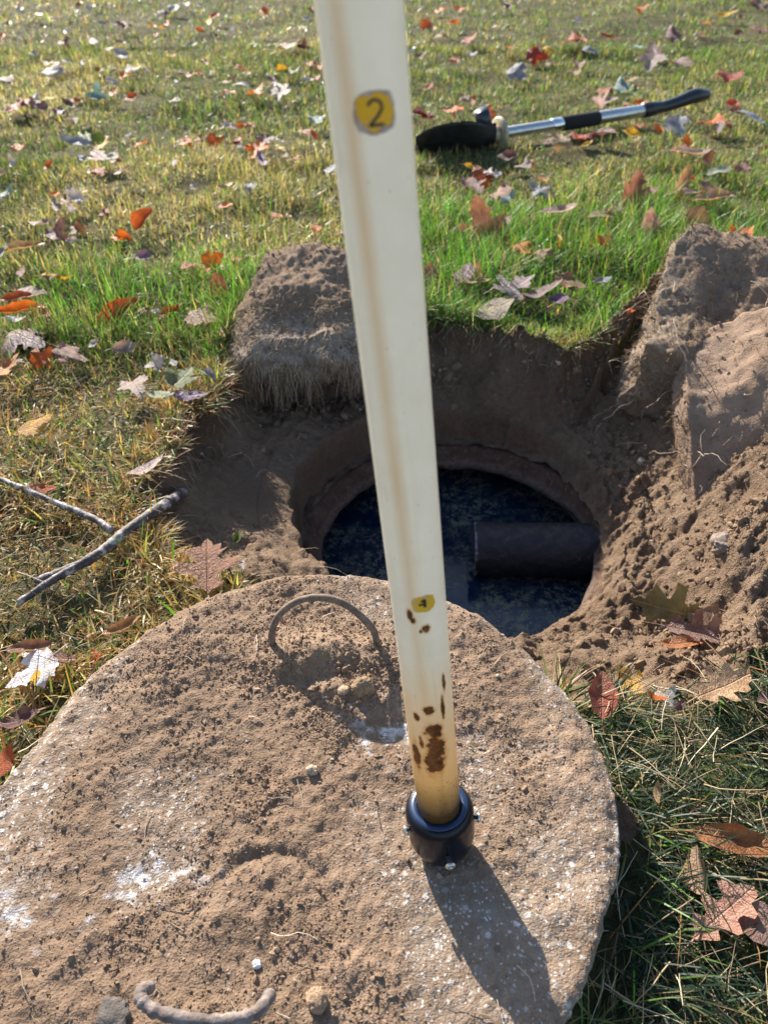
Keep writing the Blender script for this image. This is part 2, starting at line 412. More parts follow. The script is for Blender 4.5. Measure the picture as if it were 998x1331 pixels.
def mat_tube(spots):
    m = M('cream_tube'); v = m.coord()
    sx = m.N('SeparateXYZ'); m.L(v, sx.inputs[0]); z = sx.outputs[2]
    ang = m.math('ARCTAN2', sx.outputs[0], m.math('MULTIPLY', sx.outputs[1], -1.0))
    wob = m.math('MULTIPLY', m.math('SUBTRACT', m.noise(v, 18, 3), .5), .16)
    # tan stripe: light passing through the tube, painted into its colour
    pos = m.rng(z, .10, .70, .02, -.54)
    dist = m.math('ABSOLUTE', m.math('ADD', m.math('SUBTRACT', ang, pos), wob))
    stripe = m.rng(dist, .34, .02)
    base = m.ramp(m.noise(v, 40, 4), [(.3, (.70, .68, .62)), (.7, (.76, .745, .69))])
    base = m.mix(m.math('MULTIPLY', stripe, m.math('MULTIPLY', m.rng(z, .12, .45, .35, .95), m.rng(m.noise(v, 14, 4, .6), .25, .65, .55, 1))), base, (.63, .49, .33))
    yel = m.rng(z, .275, .100); base = m.mix(m.math('MULTIPLY', yel, .85), base, (.80, .49, .09))
    mv_ = m.N('Mapping'); mv_.inputs['Scale'].default_value = (1, 1, .06); m.L(v, mv_.inputs[0])
    strk = m.math('MULTIPLY', m.rng(m.noise(mv_.outputs[0], 75, 4, .7), .52, .72), m.rng(z, .55, .12, .04, .50)); base = m.mix(strk, base, (.56, .42, .24))
    grime = m.rng(m.noise(v, 26, 5, .75), .60, .80, 0, .18); base = m.mix(grime, base, (.50, .40, .28))
    dk = m.rng(z, .125, .078); base = m.mix(m.math('MULTIPLY', dk, .93), base, (.060, .034, .014))
    # brown splashes: the shapes seen on the tube, ragged by noise
    n1 = m.noise(v, 130, 4, .65); nn_ = m.math('SUBTRACT', n1, .5); tot = None
    for a0, z0, ra, rz in spots:
        q1 = m.math('POWER', m.math('ABSOLUTE', m.math('DIVIDE', m.math('SUBTRACT', ang, a0), ra)), 2.0)
        q2 = m.math('POWER', m.math('ABSOLUTE', m.math('DIVIDE', m.math('SUBTRACT', z, z0), rz)), 2.0)
        b_ = m.math('SUBTRACT', 1.0, m.math('ADD', q1, q2)); tot = b_ if tot is None else m.math('MAXIMUM', tot, b_)
    spl = m.rng(m.math('ADD', tot, m.math('MULTIPLY', nn_, 4.2)), -.25, .20)
    halo = m.rng(m.math('ADD', tot, m.math('MULTIPLY', nn_, 4.2)), -1.6, -.1, 0, .55); base = m.mix(halo, base, (.50, .23, .035))
    fine = m.rng(m.math('ADD', m.noise(v, 260, 4, .7), m.rng(z, .25, .12, -.16, .015)), .63, .66)
    base = m.mix(m.math('MULTIPLY', m.math('MAXIMUM', spl, m.math('MULTIPLY', fine, .7)), .95), base, m.mix(m.rng(n1, .35, .6), (.16, .050, .008), (.030, .011, .005)))
    sp = m.vor(v, 330); ss = m.N('SeparateColor'); m.L(sp.outputs['Color'], ss.inputs[0])
    fl = m.math('MULTIPLY', m.rng(sp.outputs['Distance'], .22, .12), m.rng(ss.outputs[0], .955, .965))
    base = m.mix(m.math('MULTIPLY', fl, .55), base, (.33, .24, .15))
    m.set(Base_Color=base, Roughness=.24, Specular_IOR_Level=.6)
    m.bump(m.noise(v, 260, 3), .12, .0008)
    t = m.N('BsdfTranslucent'); m.L(base, t.inputs[0])
    a = m.N('MixShader'); a.inputs[0].default_value = .42; m.L(m.b.outputs[0], a.inputs[1]); m.L(t.outputs[0], a.inputs[2])
    m.L(a.outputs[0], m.out.inputs[0])
    return m.m

def mat_simple(name, col, rough=.5, metal=0.0, spec=.5, var=.25, scale=60, bump=.2, bdist=.0006):
    m = M(name); v = m.coord(); n = m.noise(v, scale, 4)
    lo = tuple(x * (1 - var) for x in col); hi = tuple(min(1, x * (1 + var)) for x in col)
    m.set(Base_Color=m.ramp(n, [(.3, lo), (.7, hi)]), Roughness=rough, Metallic=metal, Specular_IOR_Level=spec)
    if bump: m.bump(m.noise(v, scale * 4, 3), bump, bdist)
    return m.m

def mat_tint(name, stops, rough=.85):
    m = M(name); m.set(Base_Color=m.ramp(m.attr('tint'), stops), Roughness=rough, Specular_IOR_Level=.2); return m.m

def mat_water():
    m = M('tank_water'); v = m.coord()
    n = m.noise(v, 11, 4, .6)
    vo = m.vor(v, 75); s = m.N('SeparateColor'); m.L(vo.outputs['Color'], s.inputs[0])
    n3 = m.noise(v, 70, 5, .75)
    mot = m.math('MULTIPLY', m.rng(n3, .44, .62), m.rng(n, .34, .56))
    vo2 = m.vor(v, 150); s2 = m.N('SeparateColor'); m.L(vo2.outputs['Color'], s2.inputs[0])
    fl = m.math('MULTIPLY', m.math('MULTIPLY', m.rng(m.math('ADD', vo2.outputs['Distance'], m.math('MULTIPLY', m.math('SUBTRACT', n3, .5), .7)), .42, .22), m.rng(s2.outputs[0], .66, .72)), m.rng(n, .40, .55))
    c = m.mix(mot, (.004, .015, .042), (.135, .145, .105)); c = m.mix(m.math('MULTIPLY', fl, .7), c, (.17, .19, .17))  # sky reflection put into the blue base colour; mottling and flecks are scum
    f = m.math('MAXIMUM', mot, fl)
    m.set(Base_Color=c, Roughness=m.rng(f, 0, 1, .03, .5), IOR=1.33, Specular_IOR_Level=.70)
    m.bump(m.math('ADD', m.noise(v, 25, 2), m.math('MULTIPLY', f, .4)), .12, .004)
    return m.m

def mat_rim():
    m = M('tank_rim'); v = m.coord(); sx = m.N('SeparateXYZ'); m.L(v, sx.inputs[0]); z = sx.outputs[2]
    n = m.noise(v, 22, 5, .65); n2 = m.noise(v, 120, 4)
    c = m.ramp(n, [(.3, (.060, .034, .025)), (.55, (.095, .058, .042)), (.75, (.15, .115, .092))])
    lip = m.math('MULTIPLY', m.rng(z, -.232, -.241), m.rng(n2, .3, .6)); c = m.mix(m.math('MULTIPLY', lip, .7), c, (.17, .14, .12))
    c = m.mix(m.rng(n2, .56, .66), c, (.15, .095, .06))
    m.bump(n2, .8, .004); m.set(Base_Color=c, Roughness=.92, Specular_IOR_Level=.2)
    return m.m

def mat_bark():
    m = M('bark'); v = m.coord(); n = m.noise(v, 55, 4, .6); n2 = m.noise(v, 260, 3)
    c = m.ramp(n, [(.38, (.045, .034, .034)), (.52, (.10, .08, .078)), (.60, (.34, .31, .30)), (.75, (.50, .47, .45))])
    m.bump(m.math('ADD', n, n2), .7, .002); m.set(Base_Color=c, Roughness=.6, Specular_IOR_Level=.4)
    return m.m

MG = mat_ground(); MS = mat_soil(); MSD = mat_soil('damp_soil', .55); MC = mat_crumb(); ML = mat_lid(); MGR = mat_grass(); MLF = mat_leaf()

# ------------------------------------------------------------------ ground sheet
def axis(lo, hi, step, far_lo, far_hi):
    mid = np.arange(lo, hi + 1e-6, step)
    def grow(start, end):
        out = []; d = step; p = start
        while p < end:
            d = min(d * 1.22 if d < .02 else (d if p < start + 3.0 and d >= .02 and d < .03 else d * 1.16), 12); p += d; out.append(p)
        return np.array(out)
    up = grow(hi, far_hi); dn = -grow(-lo, -far_lo)[::-1]
    return np.concatenate([dn, mid, up])
gx = axis(-.46, .82, .0041, -60, 60); gy = axis(.56, 1.64, .0041, -20, 90)
X, Y = np.meshgrid(gx, gy, indexing='ij')
Z = ground_z(X, Y)
U, Rr, _ = soil_u(X, Y)
V = np.stack([X, Y, Z], -1).reshape(-1, 3)
F = grid_faces(len(gx), len(gy))
rc = np.hypot(V[:, 0] - HC[0], V[:, 1] - HC[1])
F = F[(rc[F] > .351).all(1)]
def soil_attrs(x, y):
    u, r, a = soil_u(x, y)
    soil = 1 - sm(.98, 1.03, u)
    clay = np.exp(-(((x + .215) / .10) ** 2 + ((y - 1.05) / .07) ** 2)) * .9 + .45 * sm(.315, .294, r) * sm(.2, -.3, (x - HC[0]) / r)
    dark_soil = sm(.86, .99, u) * (1 - sm(1.0, 1.06, u)) + .5 * sm(.1, .6, np.sin(a)) * sm(.1, .6, u) * (1 - sm(.36, .5, x))
    return soil, np.clip(clay, 0, 1), np.clip(dark_soil, 0, 1)
sa, ca, da = soil_attrs(V[:, 0], V[:, 1])
g = link('ground', mesh_np('ground', V, [F], MG, attrs={'soil': ('FLOAT', sa), 'clay': ('FLOAT', ca), 'dark_soil': ('FLOAT', da)}))
tag(g, kind='structure')
# finer ring of soil that ends in the round cut above the tank rim
na = 460; rr = np.concatenate([np.linspace(.240, .272, 14), np.linspace(.2735, .284, 12), np.linspace(.287, .337, 18), [.352]]) * 1.08
A_, R_ = np.meshgrid(np.arange(na) * 2 * np.pi / na, rr, indexing='ij')
_in = .2785 - .0108 * sm(.35, .75, np.cos(A_ + .45)) + .003 * noise2(A_ * 11, 0 * A_, 55)
R_ = np.where(R_ < .2938, .2938 - (.2938 - R_) * (.2938 - _in) / .0346, R_)
x_, y_ = HC[0] + np.cos(A_) * R_, HC[1] + np.sin(A_) * R_
z_ = collar_z(x_, y_, R_) + .0015; z_[:, -1] -= .02
V = np.stack([x_, y_, z_], -1).reshape(-1, 3)
sa, ca, da = soil_attrs(V[:, 0], V[:, 1])
g = link('soil_bank', mesh_np('soil_bank', V, [grid_faces(na, len(rr), True)], MG, attrs={'soil': ('FLOAT', sa * 0 + 1), 'clay': ('FLOAT', ca), 'dark_soil': ('FLOAT', da)}))
tag(g, kind='structure')

# ------------------------------------------------------------------ tank below the ground
tank = empty('septic_tank', (HC[0], HC[1], 0)); tag(tank, 'round concrete tank opening with reddish tapered rim dug out of the soil', 'tank')
V, F = lathe([(r_ * 1.08, .77 - 1.08 * (.77 - z_q)) for r_, z_q in [(.305, -.155), (.272, -.1365), (.259, -.1385), (.254, -.144), (.245, -.160), (.239, -.166), (.2365, -.176), (.241, -.182)]], 160)
w = .0035 * noise3(V[:, 0] * 45, V[:, 1] * 45, V[:, 2] * 45, 61) + .0045 * noise3(V[:, 0] * 11, V[:, 1] * 11, V[:, 2] * 11, 62)
V[:, :2] *= (1 + w / .24)[:, None]; V[:, 2] += .8 * w
link('rim', mesh_np('rim', V, [F], mat_rim()), tank)
V, F = lathe([(.258, -.2575), (.62, -.263), (.62, -.70), (.0, -.70)], 64)
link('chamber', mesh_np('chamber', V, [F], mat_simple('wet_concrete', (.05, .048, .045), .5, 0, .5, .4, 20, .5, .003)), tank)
V, F = lathe([(.0, -.323), (.2, -.323), (.40, -.323), (.612, -.323)], 64)
wt = link('tank_water', mesh_np('tank_water', V, [F], mat_water())); wt.location = (HC[0], HC[1], 0); tag(wt, kind='structure')

pl = at_z(616, 714, -.284)
ax_ = np.array([.64, pl[1] - .028, -.264]) - pl; Lp = np.linalg.norm(ax_)
pip = empty('drain_pipe', pl); tag(pip, 'dark dusty pipe stub lying across the tank just above the water', 'pipe')
pip.rotation_euler = Vector(ax_).to_track_quat('Z', 'Y').to_euler()
V, F = lathe([(.047, .30), (.047, .001), (.0485, .0), (.0525, .0), (.0540, .0015)] + [(.0540, q_) for q_ in np.linspace(.005, Lp, 90)], 90)
rq = np.hypot(V[:, 0], V[:, 1]); dq = (.0014 * np.clip(noise3(*(V.T * 30), 65) + .6 * noise3(*(V.T * 75), 66) + .5 * noise3(*(V.T * 160), 67), -.6, 1.6)) * (rq > .0495); V[:, :2] *= (1 + dq / .05)[:, None]
mp = M('dark_pipe'); v = mp.coord(); n = mp.noise(v, 60, 5, .7); sx = mp.N('SeparateXYZ'); mp.L(mp.N('NewGeometry').outputs['Normal'], sx.inputs[0])
dust = mp.math('MULTIPLY', mp.rng(sx.outputs[2], .45, 1.0), mp.rng(n, .42, .66))
mp.set(Base_Color=mp.mix(dust, mp.mix(mp.rng(n, .60, .68), (.010, .013, .021), (.070, .066, .066)), (.045, .036, .032)), Roughness=.55, Specular_IOR_Level=.4); mp.bump(n, .9, .005)
link('pipe_wall', mesh_np('pipe_wall', V, [F], mp.m), pip)
V, F = lathe([(.0465, .0), (.0475, -.0012), (.0535, -.0012), (.0548, .0005), (.0548, .004), (.0542, .0045)], 56)
link('pipe_end', mesh_np('pipe_end', V, [F], mat_simple('pale_edge', (.12, .125, .15), .6, var=.8, scale=150)), pip)

# ------------------------------------------------------------------ lid
def lid_fields(x, y):
    dx, dy = x - LC[0], y - LC[1]; r = np.hypot(dx, dy)
    d = .62 + .30 * fbm2(x * 9, y * 9, 71, 4)
    right = sm(.02, .13, x - .25 * (y - .4))
    d = d - .20 * right
    d = d + .85 * np.exp(-(((x + .055) / .085) ** 2 + ((y - .535) / .055) ** 2))
    d = d - .12 * np.exp(-(((x + .265) / .075) ** 2 + ((y - .285 - .25 * (x + .26)) / .022) ** 2)) * (1 + .5 * noise2(x * 60, y * 60, 75))
    d = d - .15 * np.exp(-(((x + .215) / .035) ** 2 + ((y - .315) / .020) ** 2))
    d = d - .6 * np.exp(-(((x - .010) / .035) ** 2 + ((y - .458) / .020) ** 2))
    d = d - .03 * sm(LR - .014, LR + .004, r) * (.6 + noise2(x * 40, y * 40, 76))
    d = d + .30 * np.exp(-((r - .225) / .03) ** 2) * sm(.1, -.2, dx) + .25 * sm(.35, .2, y) * sm(.05, -.05, x)
    lime = np.exp(-(((x + .25) / .09) ** 2 + ((y - .29 - .25 * (x + .26)) / .028) ** 2)) + np.exp(-(((x - .005) / .045) ** 2 + ((y - .458) / .03) ** 2)) \
        + .22 * sm(LR - .010, LR, r) * (noise2(x * 16, y * 16, 77) > .2)
    lime = np.clip(lime * (-.14 + 1.0 * noise2(x * 48, y * 48, 78) + 1.1 * noise2(x * 130, y * 130, 79)), 0, .75)
    return np.clip(d, 0, 1.5), lime

def lid_z(x, y, d=None):
    if d is None: d, _ = lid_fields(x, y)
    r = np.hypot(x - LC[0], y - LC[1])
    z = LZ - .012 + .010 * d + .0020 * d * fbm2(x * 34, y * 34, 81, 3, .6) + .0016 * d * fbm2(x * 95, y * 95, 84, 2) + .0007 * noise2(x * 210, y * 210, 85)
    z = z + .019 * np.exp(-(((x + .072) / .058) ** 2 + ((y - .555) / .032) ** 2)) - .010 * np.exp(-(((x + .088) / .026) ** 2 + ((y - .525) / .018) ** 2)) + .006 * np.exp(-(((x + .045) / .03) ** 2 + ((y - .505) / .012) ** 2))
    z = z + .0035 * np.sin((x * .55 + y) * 105 + 3 * noise2(x * 9, y * 9, 86)) * sm(.07, .16, x) * .35      # scrape ridges
    # scuffs left by fingers / a boot edge
    z = z - .0045 * np.exp(-((np.hypot(x + .10, y - .275) - .055) / .006) ** 2) * sm(.26, .30, y)
    return z - .005 * sm(LR - .012, LR + .006, r) ** 2
n = 270
q = np.linspace(-1, 1, n); QX, QY = np.meshgrid(q, q, indexing='ij')
big = np.abs(QX) > np.abs(QY)
rr_ = np.where(big, QX, QY)
with np.errstate(divide='ignore', invalid='ignore'):
    th_ = np.where(big, (np.pi / 4) * np.nan_to_num(QY / np.where(QX == 0, 1, QX)), np.pi / 2 - (np.pi / 4) * np.nan_to_num(QX / np.where(QY == 0, 1, QY)))
DX, DY = rr_ * np.cos(th_), rr_ * np.sin(th_)
edge_a = np.arctan2(DY, DX)
Rv = lid_R(edge_a) * (1 + .003 * noise2(edge_a * 19, 0 * edge_a, 92) + .004 * noise2(edge_a * 60, 0 * edge_a, 93))
lx_, ly_ = LC[0] + DX * Rv, LC[1] + DY * Rv
ld, ll = lid_fields(lx_, ly_); lz_ = lid_z(lx_, ly_, ld)
V = np.stack([lx_ - LC[0], ly_ - LC[1], lz_], -1).reshape(-1, 3)
F = [grid_faces(n, n)]
idx = np.arange(n * n).reshape(n, n)
per = np.concatenate([idx[:, 0], idx[-1, 1:], idx[-2::-1, -1], idx[0, -2:0:-1]])
m_ = len(per); rows = [per]; Vs = [V]; base = len(V); dirt = [ld.reshape(-1)]; lime = [ll.reshape(-1)]
for s_, zz in ((1.004, -.006), (1.003, -.018), (.985, -.035), (.955, -.060), (.93, -.078)):
    P = V[per].copy(); P[:, :2] *= s_ * (1 + .006 * noise2(P[:, 0] * 60, P[:, 1] * 60 + zz * 300, 94))[:, None]; P[:, 2] = np.minimum(P[:, 2] - .002, LZ - .004 + zz) 
    Vs.append(P); rows.append(np.arange(base, base + m_)); base += m_; dirt.append(np.full(m_, .42)); lime.append(np.full(m_, .04))
for a, b in zip(rows[:-1], rows[1:]):
    F.append(np.stack([a, b, np.roll(b, -1), np.roll(a, -1)], 1))
lid = empty('tank_lid', (LC[0], LC[1], 0)); tag(lid, 'big round concrete tank lid covered in loose brown soil', 'lid')
link('lid_slab', mesh_np('lid_slab', np.vstack(Vs), F, ML, attrs={'dirt': ('FLOAT', np.concatenate(dirt)), 'lime': ('FLOAT', np.concatenate(lime))}), lid)

MH = mat_simple('rusty_rod', (.17, .125, .095), .75, 0, .3, .45, 120, .6, .0012)
def spline(P, k=8):
    P = np.array(P, float); out = []
    Q = np.vstack([2 * P[0] - P[1], P, 2 * P[-1] - P[-2]])
    for i in range(1, len(Q) - 2):
        for t in np.arange(k) / k:
            a, b, c, d = Q[i - 1], Q[i], Q[i + 1], Q[i + 2]
            out.append(.5 * ((2 * b) + (c - a) * t + (2 * a - 5 * b + 4 * c - d) * t * t + (3 * b - a - 3 * c + d) * t ** 3))
    out.append(P[-1]); return np.array(out)
hp = spline([(-.1290, .571, .058), (-.1280, .574, .088), (-.1175, .577, .115), (-.097, .580, .134), (-.073, .582, .1385), (-.048, .581, .132), (-.026, .577, .113), (-.011, .573, .090), (-.008, .570, .060)])
V, F = tube(hp - np.array([LC[0], LC[1], 0]), .0042 + .0006 * RNG.normal(size=len(hp)) * .4, 12)
link('handle', mesh_np('handle', V, F, MH), lid)
h2 = [at_z(196, 1283, .083), at_z(186, 1287, .094), at_z(183, 1298, .098), at_z(200, 1313, .098), at_z(232, 1322, .098), at_z(270, 1327, .098), at_z(308, 1325, .096), at_z(333, 1316, .091), at_z(345, 1303, .086), at_z(351, 1293, .078)]
hp = spline(h2); V, F = tube(hp - np.array([LC[0], LC[1], 0]), .0050 + .0005 * RNG.normal(size=len(hp)), 12)
mh2 = M('crusted_rod'); v = mh2.coord(); nn = mh2.noise(v, 70, 5, .65)
mh2.set(Base_Color=mh2.ramp(nn, [(.34, (.085, .062, .055)), (.5, (.17, .135, .12)), (.64, (.26, .225, .21)), (.74, (.19, .075, .032))]), Roughness=.85); mh2.bump(mh2.noise(v, 260, 4), .8, .0015)
o = link('handle', mesh_np('handle', V, F, mh2.m), lid); o['label'] = 'crusted grey rod handle flopped flat at the near end'

# ------------------------------------------------------------------ pole
PD = Vector((-.09896, .07262, .99244)).normalized()
PB = Vector((.0550, .3380, lid_z(np.array(.055), np.array(.338)) - .001))
zx = PD; xx = Vector((1, 0, 0)); xx = (xx - zx * xx.dot(zx)).normalized(); yy = zx.cross(xx)
PM = Matrix((xx, yy, zx)).transposed().to_4x4(); PM.translation = PB
pole = empty('sampling_pole'); pole.matrix_world = PM
tag(pole, 'tall cream plastic sampling pole with numbered yellow stickers standing on the lid', 'pole')
TR = .01885
def tube_pos(px, py):
    """height and angle on the tube for a picture point"""
    best = (1e9, 0, 0)
    for z in np.linspace(.05, .9, 500):
        for a in np.linspace(-1, 1, 41):
            p = PM @ Vector((math.sin(a) * TR, -math.cos(a) * TR, z)); dd = p - Vector((0, 0, H)); c, s = math.cos(PITCH), math.sin(PITCH)
            dep = dd.y * c - dd.z * s
            e = (499 + FPX * dd.x / dep - px) ** 2 + (665.5 - FPX * (dd.y * s + dd.z * c) / dep - py) ** 2
            if e < best[0]: best = (e, z, a)
    return best[1], best[2]
SPOTS = []
for px_, py_, w_, h_ in ((567, 975, 11, 28), (563, 952, 11, 9), (563, 992, 9, 16), (541, 982, 6, 18), (570, 998, 7, 8), (577, 888, 2.5, 9), (575, 920, 2.5, 13), (554, 817, 4.5, 4), (546, 821, 1.8, 2), (557, 924, 6, 5), (541, 933, 4, 5), (532, 800, 3, 5), (537, 806, 3, 3), (548, 966, 3, 8)):
    z_, a_ = tube_pos(px_, py_); SPOTS.append((a_, z_, w_ / 31.0, h_ / 1150.0))
zs = np.concatenate([np.linspace(.035, .3, 60), np.linspace(.31, 1.75, 60)])
V, F = lathe([(TR, z) for z in zs] + [(TR * .8, 1.752), (0, 1.752)], 64)
link('tube', mesh_np('tube', V, [F], mat_tube(SPOTS)), pole)
MB = mat_simple('black_plastic', (.005, .007, .013), .26, 0, .22, .3, 60, .06)
V, F = lathe([(0, .0), (.0165, .0), (.0205, .0015), (.0230, .006), (.0270, .013), (.0296, .022), (.0302, .030), (.0304, .045), (.0304, .0585), (.0300, .0610), (.0270, .0665), (.0258, .0675),
              (.0250, .0668), (.0240, .060)], 72)
fit = link('coupling', mesh_np('coupling', V, [F], MB), pole)
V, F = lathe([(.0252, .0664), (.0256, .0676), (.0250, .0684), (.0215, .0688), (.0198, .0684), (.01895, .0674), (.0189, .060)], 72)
link('collar_ring', mesh_np('collar_ring', V, [F], mat_simple('sky_tint_plastic', (.008, .024, .070), .25, 0, .6, .3, 60, .05)), fit)  # blue of the reflected sky painted into the ring's base colour
MST = mat_simple('screw_steel', (.62, .62, .60), .3, .85, .5, .2, 200)
def local_ang(px, py, r, z):   # angle on the fitting that faces picture point (px, py)
    best = None
    Mi = PM
    for a in np.linspace(-math.pi, math.pi, 361):
        p = Mi @ Vector((math.sin(a) * r, -math.cos(a) * r, z))
        dd = p - Vector((0, 0, H)); c, s = math.cos(PITCH), math.sin(PITCH)
        dep = dd.y * c - dd.z * s; ix = 499 + FPX * dd.x / dep
        if abs(a) > math.pi / 2: continue
        if best is None or abs(ix - px) < best[0]: best = (abs(ix - px), a)
    return best[1]
a0 = local_ang(580, 1100, .036, .024)
for k, (da_, zz, ln) in enumerate(((.10, .0345, .0085), (-1.25, .050, .003), (1.45, .048, .004), (math.pi - .5, .052, .004))):
    a = a0 + da_
    V, F = lathe([(0, -.004), (.0019, -.004), (.0019, ln), (.0042, ln), (.0046, ln + .0008), (.0040, ln + .0022), (.0018, ln + .0030), (.0012, ln + .0020), (0, ln + .0020)], 20)
    d = Vector((math.sin(a), -math.cos(a), 0.0))
    R_ = d.to_track_quat('Z', 'Y').to_matrix()
    V = V @ np.array(R_.transposed()) + np.array(d) * .0295 + np.array((0, 0, zz))
    link('screw', mesh_np('screw', V, [F], MST), fit)

def wrap(P, a0, z0, r):       # flat (u right, v up, metres) to the tube's surface
    P = np.asarray(P, float); a = a0 + P[:, 0] / TR
    return np.stack([np.sin(a) * r, -np.cos(a) * r, z0 + P[:, 1]], 1)
def disc_patch(rx, ry, seed, jag, n=40, rings=5):
    V = [(0, 0)]; r = np.random.default_rng(seed)
    ph = np.arange(n) * 2 * np.pi / n
    rad_ = 1 + jag * noise2(ph * 2.2, 0 * ph, seed) + jag * .5 * noise2(ph * 6, 0 * ph, seed + 1)
    for k in range(1, rings + 1):
        f = k / rings; sq = 1 / np.maximum(np.abs(np.cos(ph)), np.abs(np.sin(ph))) ** .45
        V += list(zip(np.cos(ph) * rx * f * rad_ * sq * .93, np.sin(ph) * ry * f * rad_ * sq * .93))
    T = [(0, 1 + i, 1 + (i + 1) % n) for i in range(n)]
    Q = [(1 + (k - 1) * n + i, 1 + k * n + i, 1 + k * n + (i + 1) % n, 1 + (k - 1) * n + (i + 1) % n) for k in range(1, rings) for i in range(n)]
    return np.array(V), [np.array(T), np.array(Q)]
def stroke(P, w):
    P = np.array(P, float); T = np.gradient(P, axis=0); T /= np.linalg.norm(T, axis=1)[:, None]
    N = np.stack([-T[:, 1], T[:, 0]], 1) * w / 2
    V = np.empty((2 * len(P), 2)); V[0::2] = P + N; V[1::2] = P - N
    i = np.arange(len(P) - 1) * 2
    return V, [np.stack([i, i + 1, i + 3, i + 2], 1)]
def mat_sticker(name, col, worn, thr):
    m = M(name); v = m.coord(); n = m.noise(v, 120, 5, .7); n2 = m.noise(v, 420, 3)
    c = m.mix(m.rng(n, thr, thr + .05), col, worn); c = m.mix(m.rng(n2, .64, .70), c, (.28, .13, .05))
    m.set(Base_Color=c, Roughness=.6); return m.m
ink = mat_simple('black_ink', (.035, .022, .02), .6, var=.4, scale=300, bump=0)
MY = mat_sticker('yellow_sticker', (.86, .43, .008), (.40, .28, .30), .58)
MW = mat_sticker('worn_backing', (.42, .27, .22), (.55, .42, .40), .52)
sz, sa_ = tube_pos(488, 147)
P, F = disc_patch(.0102, .0094, 3, .06); V = wrap(P, sa_, sz, TR + .00030)
st = link('sticker', mesh_np('sticker', V, F, MW), pole); st['label'] = 'larger worn yellow sticker reading 2'
P, F = disc_patch(.0088, .0076, 9, .10); V = wrap(P + np.array([.0003, .0002]), sa_, sz, TR + .00050)
link('sticker_face', mesh_np('sticker_face', V, F, MY), st)
th = np.linspace(math.radians(165), math.radians(-28), 16)
two = [(np.cos(t) * .0029, .0022 + np.sin(t) * .0029) for t in th] + [(.0008, -.0014), (-.0028, -.0047)]
two = np.array(two); a_, fa = stroke(two, .0013); b_, fb = stroke([(-.0032, -.00480), (0, -.0048), (.0033, -.0048)], .0013)
V = wrap(np.vstack([a_, b_]) * 1.0, sa_, sz, TR + .00075); 
V = np.vstack([wrap(a_, sa_, sz, TR + .00075), wrap(b_, sa_, sz, TR + .00085)])
link('numeral', mesh_np('numeral', V, fa + [fb[0] + len(a_)], ink), st)
sz, sa_ = tube_pos(550, 784)
P, F = disc_patch(.0088, .0078, 14, .10); V = wrap(P, sa_, sz, TR + .0003)
st = link('sticker', mesh_np('sticker', V, F, mat_sticker('faded_sticker', (.82, .45, .03), (.60, .50, .28), .52)), pole); st['label'] = 'smaller scuffed yellow sticker with a broken 1'
a_, fa = stroke([(-.0018, .0022), (-.0004, .0032), (.0005, .0040)], .0015); b_, fb = stroke([(.0006, .0042), (.0006, .001), (.0006, -.0030)], .0021); c_, fc = stroke([(-.0034, -.0006), (-.0014, -.0002), (.0002, -.0003)], .0016)
V = np.vstack([wrap(a_, sa_, sz, TR + .0006), wrap(b_, sa_, sz, TR + .00075), wrap(c_, sa_, sz, TR + .0006)])
link('numeral', mesh_np('numeral', V, fa + [fb[0] + len(a_), fc[0] + len(a_) + len(b_)], ink), st)

# ------------------------------------------------------------------ sod blocks
def crumbs(P, size, seed):
    r = np.random.default_rng(seed); n = len(P)
    g = (1 + 5 ** .5) / 2
    ico = np.array([(-1, g, 0), (1, g, 0), (-1, -g, 0), (1, -g, 0), (0, -1, g), (0, 1, g), (0, -1, -g), (0, 1, -g), (g, 0, -1), (g, 0, 1), (-g, 0, -1), (-g, 0, 1)]) / 1.9
    icf = np.array([(0, 11, 5), (0, 5, 1), (0, 1, 7), (0, 7, 10), (0, 10, 11), (1, 5, 9), (5, 11, 4), (11, 10, 2), (10, 7, 6), (7, 1, 8), (3, 9, 4), (3, 4, 2), (3, 2, 6), (3, 6, 8), (3, 8, 9), (4, 9, 5), (2, 4, 11), (6, 2, 10), (8, 6, 7), (9, 8, 1)])
    oc = np.array([(1, 0, 0), (-1, 0, 0), (0, 1, 0), (0, -1, 0), (0, 0, 1), (0, 0, -1.0)])
    ocf = np.array([(0, 2, 4), (2, 1, 4), (1, 3, 4), (3, 0, 4), (2, 0, 5), (1, 2, 5), (3, 1, 5), (0, 3, 5)])
    Vs, Fs, Ts, b = [], [], [], 0
    for base, fc, msk in ((ico, icf, size > .0055), (oc, ocf, size <= .0055)):
        k = int(msk.sum())
        if not k: continue
        s = size[msk][:, None, None] * .5
        B = base[None] * (1 + r.uniform(-.48, .48, (k, len(base), 1))) * r.uniform(.7, 1.25, (k, 1, 3))
        a = r.uniform(0, 2 * np.pi, k); c, sn = np.cos(a)[:, None], np.sin(a)[:, None]
        Bx = B[..., 0] * c - B[..., 1] * sn; By = B[..., 0] * sn + B[..., 1] * c
        a = r.uniform(0, 2 * np.pi, k); c, sn = np.cos(a)[:, None], np.sin(a)[:, None]
        By, Bz = By * c - B[..., 2] * sn, By * sn + B[..., 2] * c
        V = np.stack([Bx, By, Bz], -1) * s + P[msk][:, None]
        Vs.append(V.reshape(-1, 3)); Fs.append((fc[None] + b + (np.arange(k) * len(base))[:, None, None]).reshape(-1, 3)); b += k * len(base)
        Ts.append(np.repeat(np.clip(r.normal(.45, .2, k), 0, 1) ** 1.0, len(base)))
    return np.vstack(Vs), np.vstack(Fs), np.concatenate(Ts)
